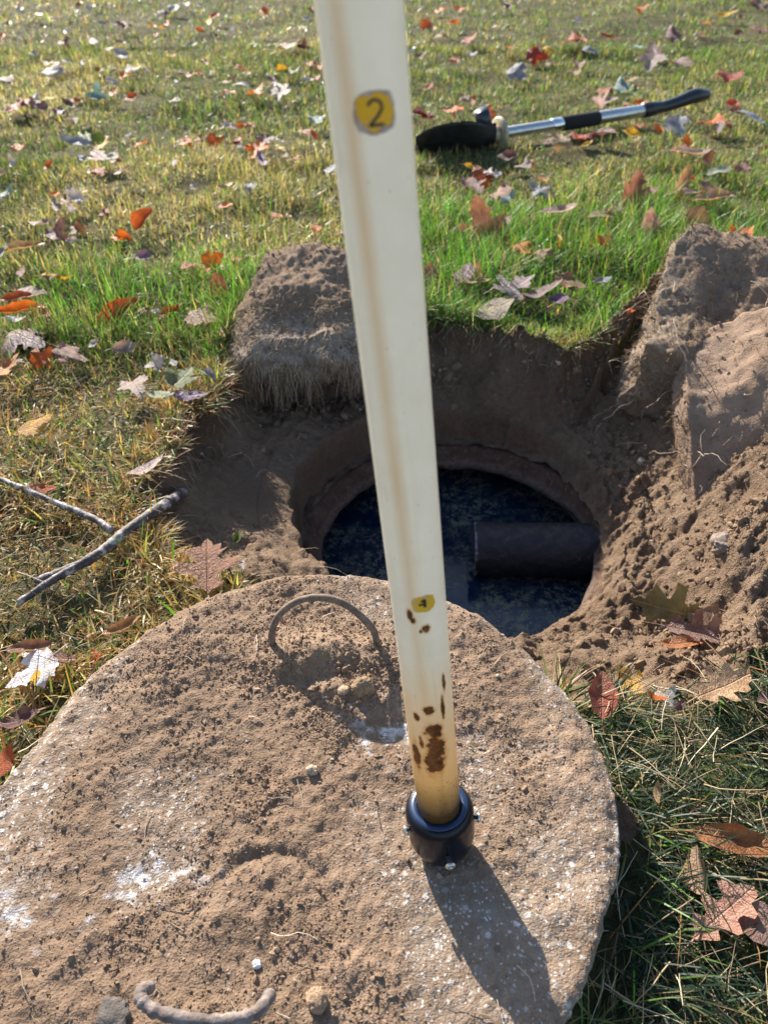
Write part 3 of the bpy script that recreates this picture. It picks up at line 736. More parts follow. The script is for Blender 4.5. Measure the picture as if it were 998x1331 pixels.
def surf_crumbs(e, V, Nn, n, seed):
    r = np.random.default_rng(seed + 9); w = np.clip(Nn[:, 2] + .35, .05, 1); p = r.choice(len(V), n, p=w / w.sum())
    sz = np.clip(r.lognormal(math.log(.0024), .55, n), .0012, .011)
    v, f, t = crumbs(V[p] + r.normal(0, .0015, (n, 3)), sz, seed + 10)
    o = link('crumbs', mesh_np('crumbs', v, [f], MC, False, attrs={'tint': ('FLOAT', t)}), e); o['kind'] = 'stuff'
def block(n, half, seed, shape=None, amp=.012, rnd=.35):
    """subdivided rounded box with a rough earthy surface, centred on the origin"""
    q = np.linspace(-1, 1, n); A, B = np.meshgrid(q, q, indexing='ij'); C = np.ones_like(A)
    Vs, Fs, b = [], [], 0
    for k, (s, ax) in enumerate(((1, 0), (-1, 0), (1, 1), (-1, 1), (1, 2), (-1, 2))):
        c = [None] * 3; c[ax] = C * s; c[(ax + 1) % 3] = A if s > 0 else B; c[(ax + 2) % 3] = B if s > 0 else A
        Vs.append(np.stack(c, -1).reshape(-1, 3)); Fs.append(grid_faces(n, n) + b); b += n * n
    V = np.vstack(Vs); F = np.vstack(Fs)
    S = V / np.linalg.norm(V, axis=1)[:, None] * 1.18
    P = V * (1 - rnd) + S * rnd
    P = P * np.array(half)
    if shape is not None: P = shape(P, V)
    nrm = V / np.linalg.norm(V, axis=1)[:, None]
    d = amp * (.9 * noise3(*(P.T * 10), seed) + .40 * noise3(*(P.T * 33), seed + 1) + .20 * noise3(*(P.T * 77), seed + 2) + .17 * noise3(*(P.T * 160), seed + 3))
    P = P + nrm * d[:, None]
    # merge seam vertices
    key = np.round(V * 1000).astype(np.int64); _, first, inv = np.unique(key, axis=0, return_index=True, return_inverse=True)
    return P[first], inv.reshape(-1)[F], nrm[first]
MF = mat_tint('root_fibre', [(0, (.13, .085, .05)), (.6, (.30, .22, .14)), (1, (.55, .46, .36))])
def mat_sod(name, grey=0.0, smooth=0.0):
    m = M(name); v = m.coord(); c, n2, n3 = soil_color(m, v)
    if grey: c = m.mix(m.math('MULTIPLY', m.attr('mat'), grey), c, m.ramp(m.noise(v, 60, 4, .7), [(.35, (.17, .135, .105)), (.65, (.36, .31, .26))]))
    if smooth: c = m.mix(smooth, c, m.ramp(m.noise(v, 26, 4, .6), [(.35, (.23, .155, .110)), (.65, (.33, .235, .18))]))
    m.bump(m.math('ADD', n2, m.math('MULTIPLY', n3, .6)), .9, .004)
    m.set(Base_Color=c, Roughness=.95, Specular_IOR_Level=.15); return m.m

# left clump
def shp(P, V):
    P = P.copy(); t = (V[:, 2] + 1) / 2
    front = sm(-.05, -1, V[:, 1])
    wave = noise2(P[:, 0] * 16, 0 * t, 210)
    P[:, 1] += .105 * front * sm(.56, .12, t) - .022 * front * np.exp(-((t - .74) / .16) ** 2) * (1 + wave)       # lip over an undercut face
    P[:, 2] += .035 * sm(-.1, .7, V[:, 1]) * sm(.5, 1, t) - .022 * front * sm(.6, 1, t) + .016 * wave * front
    P[:, 0] *= 1 - .20 * sm(.45, 1, t); P[:, 0] += -.045 * sm(-.2, -1, V[:, 0]) * sm(.5, 0, t)
    return P
V, F, Nn = block(80, (.150, .158, .116), 200, shp, .015, .52)
at = sm(-.25, -.7, Nn[:, 1]) * sm(-.02, .03, V[:, 2]) * sm(.10, .07, V[:, 2])
cl = empty('sod_clump', (-.150, 1.455, -.008)); tag(cl, 'brown upturned sod clump with grey root mat, left of the pole behind the opening', 'sod')
link('earth', mesh_np('earth', V, [F], mat_sod('clump_soil', .9), attrs={'mat': ('FLOAT', at)}), cl)
surf_crumbs(cl, V, Nn, 1800, 205)
r = np.random.default_rng(5)
fi = np.where((Nn[:, 1] < -.3) & (V[:, 2] > -.01) & (V[:, 2] < .045))[0]
seeds = r.choice(fi, 34); pick = []
for q_ in seeds:                                                   # roots hang in locks
    dq = np.linalg.norm(V[fi] - V[q_], axis=1); nr = fi[np.argsort(dq)[:40]]; pick.append(r.choice(nr, 46))
pick = np.concatenate(pick); npk = len(pick); lk = np.repeat(r.uniform(.035, .10, len(seeds)), 46)
v1, f1, t1 = strands(V[pick], np.stack([r.normal(0, .35, npk), r.normal(-.22, .2, npk), np.full(npk, -.8)], 1), lk * r.uniform(.4, 1.1, npk), .0008, 6, 7, .55, .30)
fz = np.where((Nn[:, 1] < -.05) & (V[:, 2] > .0) & (V[:, 2] < .12))[0]; pk2 = r.choice(fz, 1900)
v0, f0, t0 = strands(V[pk2], Nn[pk2] * .8 + r.normal(0, .6, (1900, 3)), r.uniform(.008, .030, 1900), .0007, 8, 4, .45, .5)
f1 = np.vstack([f1, f0 + len(v1)]); v1 = np.vstack([v1, v0]); t1 = np.concatenate([t1, .25 + .7 * t0])
pick = r.choice(len(V), 1500); v2, f2, t2 = strands(V[pick], Nn[pick] + r.normal(0, .5, (1500, 3)), r.uniform(.006, .022, 1500), .00035, 7, 4, .1, .5)
o = link('roots', mesh_np('roots', np.vstack([v1, v2]), [np.vstack([f1, f2 + len(v1)])], MF, attrs={'tint': ('FLOAT', np.concatenate([t1, t2 * .7]))}), cl); o['kind'] = 'stuff'

# right: an upturned sod slab on its edge and the smooth slab in front of it
def sod_slab(name, label, loc, rot, half, seed, grey, smooth, nroot, amp, shape=None, ncr=2500):
    V, F, Nn = block(74, half, seed, shape, amp, .26)
    e = empty(name, loc, rot); tag(e, label, 'sod')
    link('earth', mesh_np('earth', V, [F], mat_sod('sod_soil', grey, smooth), attrs={'mat': ('FLOAT', sm(-.2, -.8, Nn[:, 0]))}), e)
    r = np.random.default_rng(seed); p = r.choice(len(V), nroot)
    d = Nn[p] + r.normal(0, .55, (nroot, 3))
    v, f, t = strands(V[p], d, r.uniform(.008, .032, nroot), .00065, seed + 1, 4, .25, .5)
    nl = 26; p = r.choice(np.where(Nn[:, 1] < .2)[0], nl); v3, f3, t3 = strands(V[p], Nn[p] + r.normal(0, .6, (nl, 3)), r.uniform(.05, .11, nl), .0012, seed + 2, 8, .2, .55)
    surf_crumbs(e, V, Nn, ncr, seed)
    o = link('roots', mesh_np('roots', np.vstack([v, v3]), [np.vstack([f, f3 + len(v)])], MF, attrs={'tint': ('FLOAT', np.concatenate([t * .7, t3 * .3 + .7]))}), e); o['kind'] = 'stuff'
    return e
def shp2(P, V):
    P = P.copy(); P[:, 2] += .04 * sm(-.2, 1, V[:, 1]) - .02 * sm(.2, 1, V[:, 0]) + .012 * noise2(P[:, 0] * 13, P[:, 1] * 13, 311); P[:, 0] += .014 * noise2(P[:, 1] * 15, P[:, 2] * 15, 312); return P
sod_slab('sod_slab', 'rough upturned sod slab with root-covered side behind the smooth soil heap', (.660, 1.41, .010), (rad(10), rad(8), rad(-22)), (.130, .21, .095), 300, .35, 0, 3300, .016, shp2, 2600)
def shp3(P, V):
    P = P.copy(); P[:, 2] += -.03 * sm(.2, 1, V[:, 0]) - .085 * sm(.4, -1, V[:, 1]) - .055 * sm(-.2, -1, V[:, 0]) + .010 * noise2(P[:, 0] * 12, P[:, 1] * 12, 331); return P
sod_slab('sod_slab', 'broad smooth pinkish brown soil slab at the right edge, nearest the right', (.750, 1.10, .034), (rad(20), rad(-8), rad(-8)), (.225, .20, .075), 330, 0, .6, 1500, .0115, shp3, 1800)

# ------------------------------------------------------------------ loose crumbs
r = np.random.default_rng(21)
n = 190000
x, y = r.uniform(-.40, .80, n), r.uniform(.55, 1.62, n)
u, rd, a = soil_u(x, y)
clump = fbm2(x * 9, y * 9, 411, 3)
flat = np.exp(-(((x + .215) / .10) ** 2 + ((y - 1.05) / .07) ** 2))
keep = (u > 0.0) & (u < 1.02) & (rd > .277) & ~in_lid(x, y, -.02) & (r.uniform(0, 1, n) < (.08 + .50 * sm(-.1, .7, clump)) * (1 - .85 * flat) * (.45 + .85 * sm(.25, .42, x)))
x, y, rd = x[keep], y[keep], rd[keep]
s = np.clip(r.lognormal(math.log(.0027), .66, len(x)), .0013, .020)
P = np.stack([x, y, np.where(rd < .364, collar_z(x, y, rd), ground_z(x, y)) + s * .05], 1); s = np.where(rd < .324, s * .8, s)
Vc, Fc, Tc = crumbs(P, s, 22)
o = link('loose_soil', mesh_np('loose_soil', Vc, [Fc], MC, False, attrs={'tint': ('FLOAT', Tc)})); tag(o, kind='stuff')
n = 190000
x, y = r.uniform(LC[0] - LR - .03, LC[0] + LR, n), r.uniform(LC[1] - LR - .03, LC[1] + LR + .01, n)
d, l_ = lid_fields(x, y)
keep = in_lid(x, y, -.004) & (r.uniform(0, 1, n) < np.clip(d * .85 - .15, .05, .80) * (.15 + .60 * sm(-.15, .75, fbm2(x * 15, y * 15, 421, 3))))
x, y = x[keep], y[keep]
s = np.clip(r.lognormal(math.log(.0017), .46, len(x)), .0010, .0065) * (.50 + .50 * sm(.25, .65, d[keep]))
heavy = np.exp(-(((x + .055) / .10) ** 2 + ((y - .535) / .055) ** 2)); s = s * (1 + .55 * heavy)
P = np.stack([x, y, lid_z(x, y) + s * .02], 1)
Vc, Fc, Tc = crumbs(P, s, 23)
o = link('soil_crumbs', mesh_np('soil_crumbs', Vc, [Fc], MC, False, attrs={'tint': ('FLOAT', np.clip(Tc + .08, 0, 1))})); tag(o, kind='stuff')
# fine straws and rootlets on the soil and lid
n = 420; x, y = r.uniform(-.36, .70, n), r.uniform(.60, 1.45, n); u, rd, a = soil_u(x, y); k = (u > .02) & (u < 1) & ~in_lid(x, y, .01); x, y = x[k], y[k]
P = np.stack([x, y, ground_z(x, y) + .004], 1)
nl = 70; x2, y2 = r.uniform(-.34, .2, nl), r.uniform(.15, .68, nl); k = in_lid(x2, y2, -.02); P2 = np.stack([x2[k], y2[k], lid_z(x2[k], y2[k]) + .003], 1)
P = np.vstack([P, P2]); an = r.uniform(0, 2 * np.pi, len(P))
v1, f1, t1 = strands(P, np.stack([np.cos(an), np.sin(an), r.uniform(-.05, .4, len(P))], 1), r.uniform(.01, .05, len(P)), .0006, 31, 5, .12, .3)
o = link('rootlets', mesh_np('rootlets', v1, [f1], MF, attrs={'tint': ('FLOAT', np.clip(t1 * .6 + .4, 0, 1))})); tag(o, kind='stuff')

# torn roots hanging out of the turf edge round the dig
nr = 1300; an = r.uniform(0, 2 * np.pi, nr); rb = np.interp(an, _AA, _RR) * r.uniform(.93, .995, nr); x, y = HC[0] + np.cos(an) * rb, HC[1] + np.sin(an) * rb
k = ((y > 1.2) | (x < -.2)) & (x < .52); x, y = x[k], y[k]; an = an[k]
v1, f1, t1 = strands(np.stack([x, y, ground_z(x, y) + .004], 1), np.stack([-np.cos(an) * .5, -np.sin(an) * .5, r.normal(-.55, .35, len(x))], 1) + r.normal(0, .3, (len(x), 3)), r.uniform(.015, .065, len(x)), .0006, 33, 5, .25, .4)
o = link('edge_roots', mesh_np('edge_roots', v1, [f1], MF, attrs={'tint': ('FLOAT', t1)})); tag(o, kind='stuff')

# ------------------------------------------------------------------ grass
PAL = {'lush': (.125, .300, .035), 'green': (.120, .205, .050), 'dark': (.036, .066, .036), 'olive': (.240, .235, .085), 'straw': (.62, .53, .30), 'tan': (.42, .30, .18), 'gold': (.52, .42, .13), 'rusty': (.48, .27, .10)}
PN = list(PAL); PC = np.array([PAL[k] for k in PN])
def weights(x, y):
    w = np.zeros((len(x), len(PN)))
    lo = np.clip(1.5 * fbm2(x * 1.5, y * .9, 501, 3) - .9 * np.exp(-(((x + .35) / .8) ** 2 + ((y - 3.0) / .9) ** 2)) + .35 * sm(-.8, -2.2, x) + .3, -1, 1); hi = noise2(x * 6, y * 6, 505)
    lush = np.clip(sm(-.05, .1, x) * sm(1.38, 1.5, y) * (1 - sm(2.0, 2.5, y)) + np.exp(-(((x + .55) / .28) ** 2 + ((y - 1.62) / .26) ** 2)) + .9 * np.exp(-(((x + .30) / .07) ** 2 + ((y - 1.55) / .18) ** 2)), 0, 1)
    dry = sm(-.12, -.25, x) * (1 - sm(1.2, 1.42, y)); rf = sm(.15, .25, x) * (1 - sm(.62, .85, y))
    far = np.clip(1 - lush - dry - rf, 0, 1)
    right = sm(.3, 1.6, x)
    w += far[:, None] * np.stack([.04 + .13 * right + .06 * hi, .18 + .12 * right + .14 * lo, .13 + .09 * lo, .28 + .06 * lo, .20 - .10 * right - .20 * lo, .13 - .05 * right - .05 * lo, .07 - .03 * right - .04 * lo, .04 + 0 * x], 1).clip(.01)
    w += lush[:, None] * np.array([.48, .20, .07, .13, .05, .03, .03, .01])
    w += dry[:, None] * np.stack([.02 + 0 * x, .05 + .05 * hi, .04 + 0 * x, .07 + .05 * hi, .20 + 0 * x, .27 + 0 * x, .07 + 0 * x, .30 - .1 * hi], 1)
    w += rf[:, None] * np.array([.01, .07, .62, .05, .06, .15, .00, .03])  # lower right: weaker light there put into mostly dark blade colours
    w = np.clip(w, .002, None); return w / w.sum(1)[:, None], lush, dry, rf
def blades(x, y, seed, seg, wid, hscale=1.0):
    r = np.random.default_rng(seed); n = len(x)
    W_, lush, dry, rf = weights(x, y)
    ci = (r.uniform(0, 1, n)[:, None] > np.cumsum(W_, 1)).sum(1).clip(0, len(PN) - 1)
    c = PC[ci] * r.uniform(.72, 1.28, (n, 1)) * (1 + r.normal(0, .06, (n, 3)))
    dead = np.isin(ci, [4, 5, 7])
    tuft = np.clip(1 + .60 * noise2(x * 9, y * 9, 511) + .3 * noise2(x * 3, y * 3, 512) + .8 * lush * np.clip(noise2(x * 12, y * 12, 514), 0, 1), .35, 2.2)
    h = r.uniform(.022, .052, n) * tuft * (1 + .45 * lush - .25 * dry + .25 * rf) * hscale
    lean = np.abs(r.normal(.55, .32, n)) + .30 * dry * r.uniform(.3, 1.3, n) + .75 * rf * r.uniform(.3, 1.2, n) + .55 * dead * r.uniform(0, 1, n)
    lean = np.clip(lean, 0, 1.45); curve = r.uniform(.1, .9, n) + .3 * rf
    az = r.uniform(0, 2 * np.pi, n) + 0 * x
    tilt_az = 5.2 + 1.2 * noise2(x * 4, y * 4, 513)
    az = np.where(rf > .5, tilt_az + r.normal(0, 1.0, n), az)
    h = np.where(rf > .5, h * 1.12, h); wv = 1 - .05 * rf + .55 * dry
    z0 = ground_z(x, y, False) - .004
    P = np.zeros((n, seg + 1, 3)); P[:, 0] = np.stack([x, y, z0], 1)
    for k in range(seg):
        an = np.clip(lean + curve * (k + .3) / seg, 0, 1.75)
        P[:, k + 1] = P[:, k] + np.stack([np.sin(an) * np.cos(az), np.sin(an) * np.sin(az), np.cos(an)], 1) * (h / seg)[:, None]
    side = np.stack([-np.sin(az + r.normal(0, .5, n)), np.cos(az), r.normal(0, .25, n)], 1); side /= np.linalg.norm(side, axis=1)[:, None]
    w = wid * r.uniform(.6, 1.35, n) * np.where(dead, .85, 1.0) * wv
    vp = 2 * seg + 1; V = np.zeros((n, vp, 3))
    for k in range(seg):
        t = (1, .88, .62)[k] if seg > 2 else (1, .75)[k]
        V[:, 2 * k] = P[:, k] + side * (w * t * .5)[:, None]; V[:, 2 * k + 1] = P[:, k] - side * (w * t * .5)[:, None]
    V[:, -1] = P[:, -1]
    b = (np.arange(n) * vp)[:, None]
    Q = np.concatenate([b + np.array([[2 * k, 2 * k + 1, 2 * k + 3, 2 * k + 2]]) for k in range(seg - 1)])
    T = b + np.array([[2 * seg - 2, 2 * seg - 1, 2 * seg]])
    colr = np.repeat(np.concatenate([np.clip(c, .005, .9), np.ones((n, 1))], 1), vp, 0)
    return V.reshape(-1, 3), Q, T, colr
def grass(name, x, y, seed, seg, wid, hs=1.0):
    u, _, _ = soil_u(x, y)
    near = in_lid(x, y, .012)
    k = (u > .965) & ~near
    # the mound and heap cover the grass on the right
    k &= ~((x > .40) & (x < 1.15) & (y > .64) & (y < 1.62) & (u < 1.03))
    dn = .5 + .9 * np.clip(.5 + .8 * noise2(x * 14, y * 14, 520) + .4 * noise2(x * 5, y * 5, 521), 0, 1)
    k &= np.random.default_rng(seed + 40).uniform(0, 1, len(x)) < np.where((y < 1.3) & (x < .1), dn, 1)
    x, y = x[k], y[k]
    V, Q, T, c = blades(x, y, seed, seg, wid, hs)
    o = link(name, mesh_np(name, V, [Q, T], MGR, False, {'Col': ('FLOAT_COLOR', c)})); tag(o, kind='stuff'); return o
r = np.random.default_rng(77)
def scatter(n, y0, y1, half):      # wedge in front of the viewer, evenly dense
    y = np.sqrt(r.uniform(0, 1, n) * (y1 ** 2 - y0 ** 2) + y0 ** 2); x = r.uniform(-1, 1, n) * (half * y + .35); return x, y
x, y = r.uniform(-1.1, 1.15, 150000), r.uniform(-.05, 1.45, 150000)
k = (np.abs(x) < .62 * y + .50); grass('near_grass', x[k], y[k], 601, 3, .0021)
x, y = scatter(80000, 1.40, 2.6, .72); grass('lawn_grass', x, y, 602, 2, .0028)
x, y = scatter(98000, 2.5, 4.4, .68); grass('lawn_grass', x, y, 603, 2, .0034, .92)
x, y = scatter(86000, 4.2, 9.5, .68); grass('far_grass', x, y, 604, 2, .0056, .95)
nb = 26000; an = r.uniform(0, 2 * np.pi, nb); rb = np.interp(an, _AA, _RR) * r.uniform(1.0, 1.10, nb)
x, y = HC[0] + np.cos(an) * rb, HC[1] + np.sin(an) * rb; k = (y > 1.15) | (x < -.15)
grass('bank_grass', x[k][:7000], y[k][:7000], 605, 3, .0022, 1.15)
# matted thatch: dead blades lying flat on the dry left side and at the lower right
def thatch(n, xr, yr, seed, stops):
    r = np.random.default_rng(seed); x, y = r.uniform(*xr, n), r.uniform(*yr, n); u, _, _ = soil_u(x, y)
    k = (u > .97) & ~in_lid(x, y, .004); x, y = x[k], y[k]; n = len(x); an = r.uniform(0, 2 * np.pi, n)
    P = np.stack([x, y, ground_z(x, y, False) + r.uniform(.002, .03, n)], 1)
    return strands(P, np.stack([np.cos(an), np.sin(an), r.normal(0, .3, n)], 1), r.uniform(.015, .075, n), .0008, seed, 4, .03, .18)
v1, f1, t1 = thatch(900, (-.85, -.12), (.45, 1.35), 31, None); v2, f2, t2 = thatch(1500, (.12, .66), (.08, .66), 32, None)
o = link('dry_thatch', mesh_np('dry_thatch', np.vstack([v1, v2]), [np.vstack([f1, f2 + len(v1)])], mat_tint('thatch', [(0, (.09, .065, .045)), (.5, (.24, .175, .11)), (.85, (.40, .32, .20)), (1, (.58, .52, .38))]), attrs={'tint': ('FLOAT', np.concatenate([t1, t2]))})); tag(o, kind='stuff')

# ------------------------------------------------------------------ sticks
MBK = mat_bark()
def stick(label, pts, r0, r1, seed, group='sticks on the dry grass at the left'):
    P = spline(pts, 7); r = np.random.default_rng(seed)
    rr = np.linspace(r0, r1, len(P)) * (1 + .05 * r.normal(size=len(P)))
    P = P + np.stack([.0004 * r.normal(size=len(P)), .0004 * r.normal(size=len(P)), 0 * P[:, 0]], 1)
    c = P.mean(0); V, F = tube(P - c, rr, 10)
    o = link('stick', mesh_np('stick', V, F, MBK), None, c); tag(o, label, 'stick', group)
def G(px, py, up=.02): return hit(px, py, up)
stick('thickest dark stick with pale peeling bark poking out over the bare soil', [G(238, 640, .012), G(205, 662, .022), G(165, 690, .026), G(125, 722, .028), G(85, 742, .024), G(48, 756, .012)], .0086, .0064, 1)
stick('pale peeling stick lying alongside and below the thickest dark stick', [G(148, 708, .022), G(112, 730, .026), G(72, 752, .026), G(24, 784, .018)], .0072, .0046, 2)
stick('thin pale stick running from the left edge to the dark stick', [G(-30, 612, .022), G(20, 630, .028), G(70, 652, .028), G(118, 672, .026), G(147, 690, .026)], .0036, .0054, 3)

# ------------------------------------------------------------------ small stones on the lid and heap
def stone(name, label, cat, px, py, r, col, seed, z=None, flat=.75, group=None):
    V, F, Nn = block(20, (r, r * .85, r * flat), seed, lambda P, V_: P * (1 + .22 * noise3(*(V_.T * 1.4), seed) + .12 * noise3(*(V_.T * 3.5), seed + 5))[:, None], r * .06, .75)
    p = at_z(px, py, LZ) if z is None else hit(px, py, z)
    if z is None: p[2] = float(lid_z(np.array(p[0]), np.array(p[1]))) + r * flat * .55
    o = link(name, mesh_np(name, V, [F], mat_simple(name, col, .9, 0, .2, .3, 160, .7, .002)), None, p, (0, 0, random.uniform(0, 3))); tag(o, label, cat, group)
stone('pebble', 'small flat tan pebble beside the round clod near the far handle', 'pebble', 447, 903, .0055, (.42, .31, .21), 801, None, .6)
stone('soil_clod', 'round brown soil clod beside the flat tan pebble near the far handle', 'clod', 471, 899, .0105, (.27, .185, .115), 802, None, .85)
stone('soil_clod', 'round tan clod right of the near handle at the bottom', 'clod', 412, 1299, .0080, (.34, .23, .15), 803, None, .85)
stone('stone_chip', 'tiny white stone chip on the soil above the near handle', 'chip', 333, 1250, .0035, (.66, .66, .68), 804, None, .6)
stone('stone', 'flat grey stone lying left of the near handle', 'stone', 148, 1321, .0125, (.115, .10, .09), 805, None, .32)
stone('stone', 'pale crusted stone stuck in the soil heap at the right', 'stone', 938, 706, .017, (.24, .19, .16), 806, .004, .7)
stone('soil_clod', 'pale tan clod at left of the lid', 'clod', 405, 1000, .0052, (.40, .31, .23), 807, None, .8)

# ------------------------------------------------------------------ shovel
def frame_to(a, b, roll=0):
    z = Vector(b) - Vector(a); return z.to_track_quat('Z', 'Y').to_euler()
s0 = at_z(648, 174, .038); s1 = at_z(916, 131, .052)
sv = empty('folding_shovel', s0); tag(sv, 'black bladed folding shovel with steel shaft and foam grip lying on the grass', 'shovel')
zx = Vector(s1 - s0); SL = zx.length; zx.normalize(); yy = (Vector((0, 0, 1)) - zx * zx.z).normalized(); xx = yy.cross(zx)
SM = Matrix((xx, yy, zx)).transposed().to_4x4(); SM.translation = Vector(s0); sv.matrix_world = SM     # local: z along the shaft, y up, x towards far side or near side
MSH = mat_simple('brushed_steel', (.55, .55, .54), .30, .9, .5, .15, 90, .15); MFO = mat_simple('black_foam', (.022, .020, .020), .9, 0, .3, .3, 200, .5)
MBR = mat_simple('dull_brass', (.42, .35, .24), .6, .2, .5, .4, 90, .3); MBL = mat_simple('black_blade', (.018, .018, .019), .5, .2, .4, .5, 40, .3); MBH = mat_simple('black_handle', (.014, .016, .022), .35, 0, .5, .3, 60, .1)
def lz(profile, n, mat, name, parent=sv):
    V, F = lathe(profile, n); return link(name, mesh_np(name, V, [F], mat), parent)
def seg(name, z0, z1, r, mat, parent=sv):
    return lz([(0, z0), (r * .9, z0), (r, z0 + .003), (r, z1 - .003), (r * .9, z1), (0, z1)], 28, mat, name, parent)
sh = seg('shaft', .0, SL * .62, .0185, MSH)
seg('shaft_band', SL * .235, SL * .285, .0215, mat_simple('bright_steel', (.72, .74, .76), .18, 1, .5, .05, 90, 0), sh)
seg('foam_grip', SL * .285, SL * .455, .0240, MFO)
seg('shaft_sleeve', SL * .455, SL * .685, .0215, MSH)
seg('guard_disc', -.004, .010, .052, MBR)
lz([(0, -.075), (.016, -.075), (.021, -.07), (.021, -.055), (.017, -.052), (.024, -.047), (.024, -.032), (.018, -.028), (.026, -.022), (.026, -.004), (0, -.004)], 28, MBR, 'threaded_collar')
hp = spline([(0, 0, SL * .675), (0, .002, SL * .74), (0, .004, SL * .80), (0, .013, SL * .87), (0, .022, SL * .93), (0, .020, SL * 1.0)], 6)
V, F = tube(hp, np.interp(np.linspace(0, 1, len(hp)), [0, .1, .3, .55, .85, 1], [.024, .026, .019, .021, .026, .018]), 20)
hd = link('handle', mesh_np('handle', V, F, MBH), sv)
lz([(0, SL * .998), (.014, SL * .998), (.017, SL * 1.004), (.012, SL * 1.014), (0, SL * 1.016)], 20, mat_simple('grey_cap', (.25, .26, .27), .4), 'end_cap', hd).location = (0, .020, 0)
V, F = tube([(-.006, .015, -.050), (-.008, .050, -.066), (-.009, .082, -.080)], [.021, .025, .025], 24)
kb = link('pivot_knob', mesh_np('pivot_knob', V, F, mat_simple('blue_black_plastic', (.016, .020, .032), .3)), sv)
V, F = lathe([(0, 0), (.018, 0), (.021, -.003)], 24)
# dished pointed blade
nu, nv = 26, 22; uu = np.linspace(0, 1, nu); vv = np.linspace(-1, 1, nv); UU, VV = np.meshgrid(uu, vv, indexing='ij')
half = .108 * np.sqrt(np.clip(1 - ((UU - .62) / .39).clip(0) ** 2.0, 0, 1)) * (.42 + .58 * sm(0, .55, UU))
bx = VV * half; bz = -.028 - UU * .285; by = -.030 + .050 * VV ** 2 * (1 - UU * .5) + .030 * UU ** 2
tl = rad(-38); X2 = bx * math.cos(tl) - by * math.sin(tl); Y2 = bx * math.sin(tl) + by * math.cos(tl)
top = np.stack([X2, Y2, bz], -1).reshape(-1, 3); bot = top + np.array([.0012, -.0028, 0])
F = grid_faces(nu, nv); ii = np.arange(nu * nv).reshape(nu, nv); per = np.concatenate([ii[:, 0], ii[-1, 1:], ii[-2::-1, -1], ii[0, -2:0:-1]])
rim_ = np.stack([per, np.roll(per, -1), np.roll(per, -1) + nu * nv, per + nu * nv], 1)
bl = link('blade', mesh_np('blade', np.vstack([top, bot]), [F[:, ::-1], F + nu * nv, rim_], MBL), sv)
SHOVEL_M = SM

# ------------------------------------------------------------------ leaves
OUT = {
 'maple': [(0, .02), (.12, 0), (.33, .03), (.28, .12), (.42, .2), (.38, .27), (.58, .47), (.42, .5), (.40, .57), (.20, .50), (.17, .62), (.27, .70), (.15, .76), (.12, .87), (0, 1)],
 'oak': [(0, 0), (.05, .08), (.20, .13), (.11, .24), (.16, .30), (.45, .33), (.37, .41), (.43, .50), (.15, .50), (.14, .58), (.30, .74), (.18, .73), (.17, .82), (.07, .82), (.06, .90), (0, 1)],
 'lobed oak': [(0, 0), (.05, .08), (.13, .13), (.20, .21), (.11, .29), (.13, .37), (.30, .41), (.33, .49), (.15, .55), (.15, .63), (.27, .69), (.25, .79), (.12, .82), (.11, .93), (0, 1)],
 'oval': [(0, 0), (.10, .06), (.20, .17), (.27, .33), (.295, .48), (.27, .64), (.20, .79), (.10, .91), (0, 1)],
 'slim': [(0, 0), (.07, .07), (.13, .2), (.165, .36), (.17, .5), (.145, .68), (.09, .84), (.04, .94), (0, 1)],
}
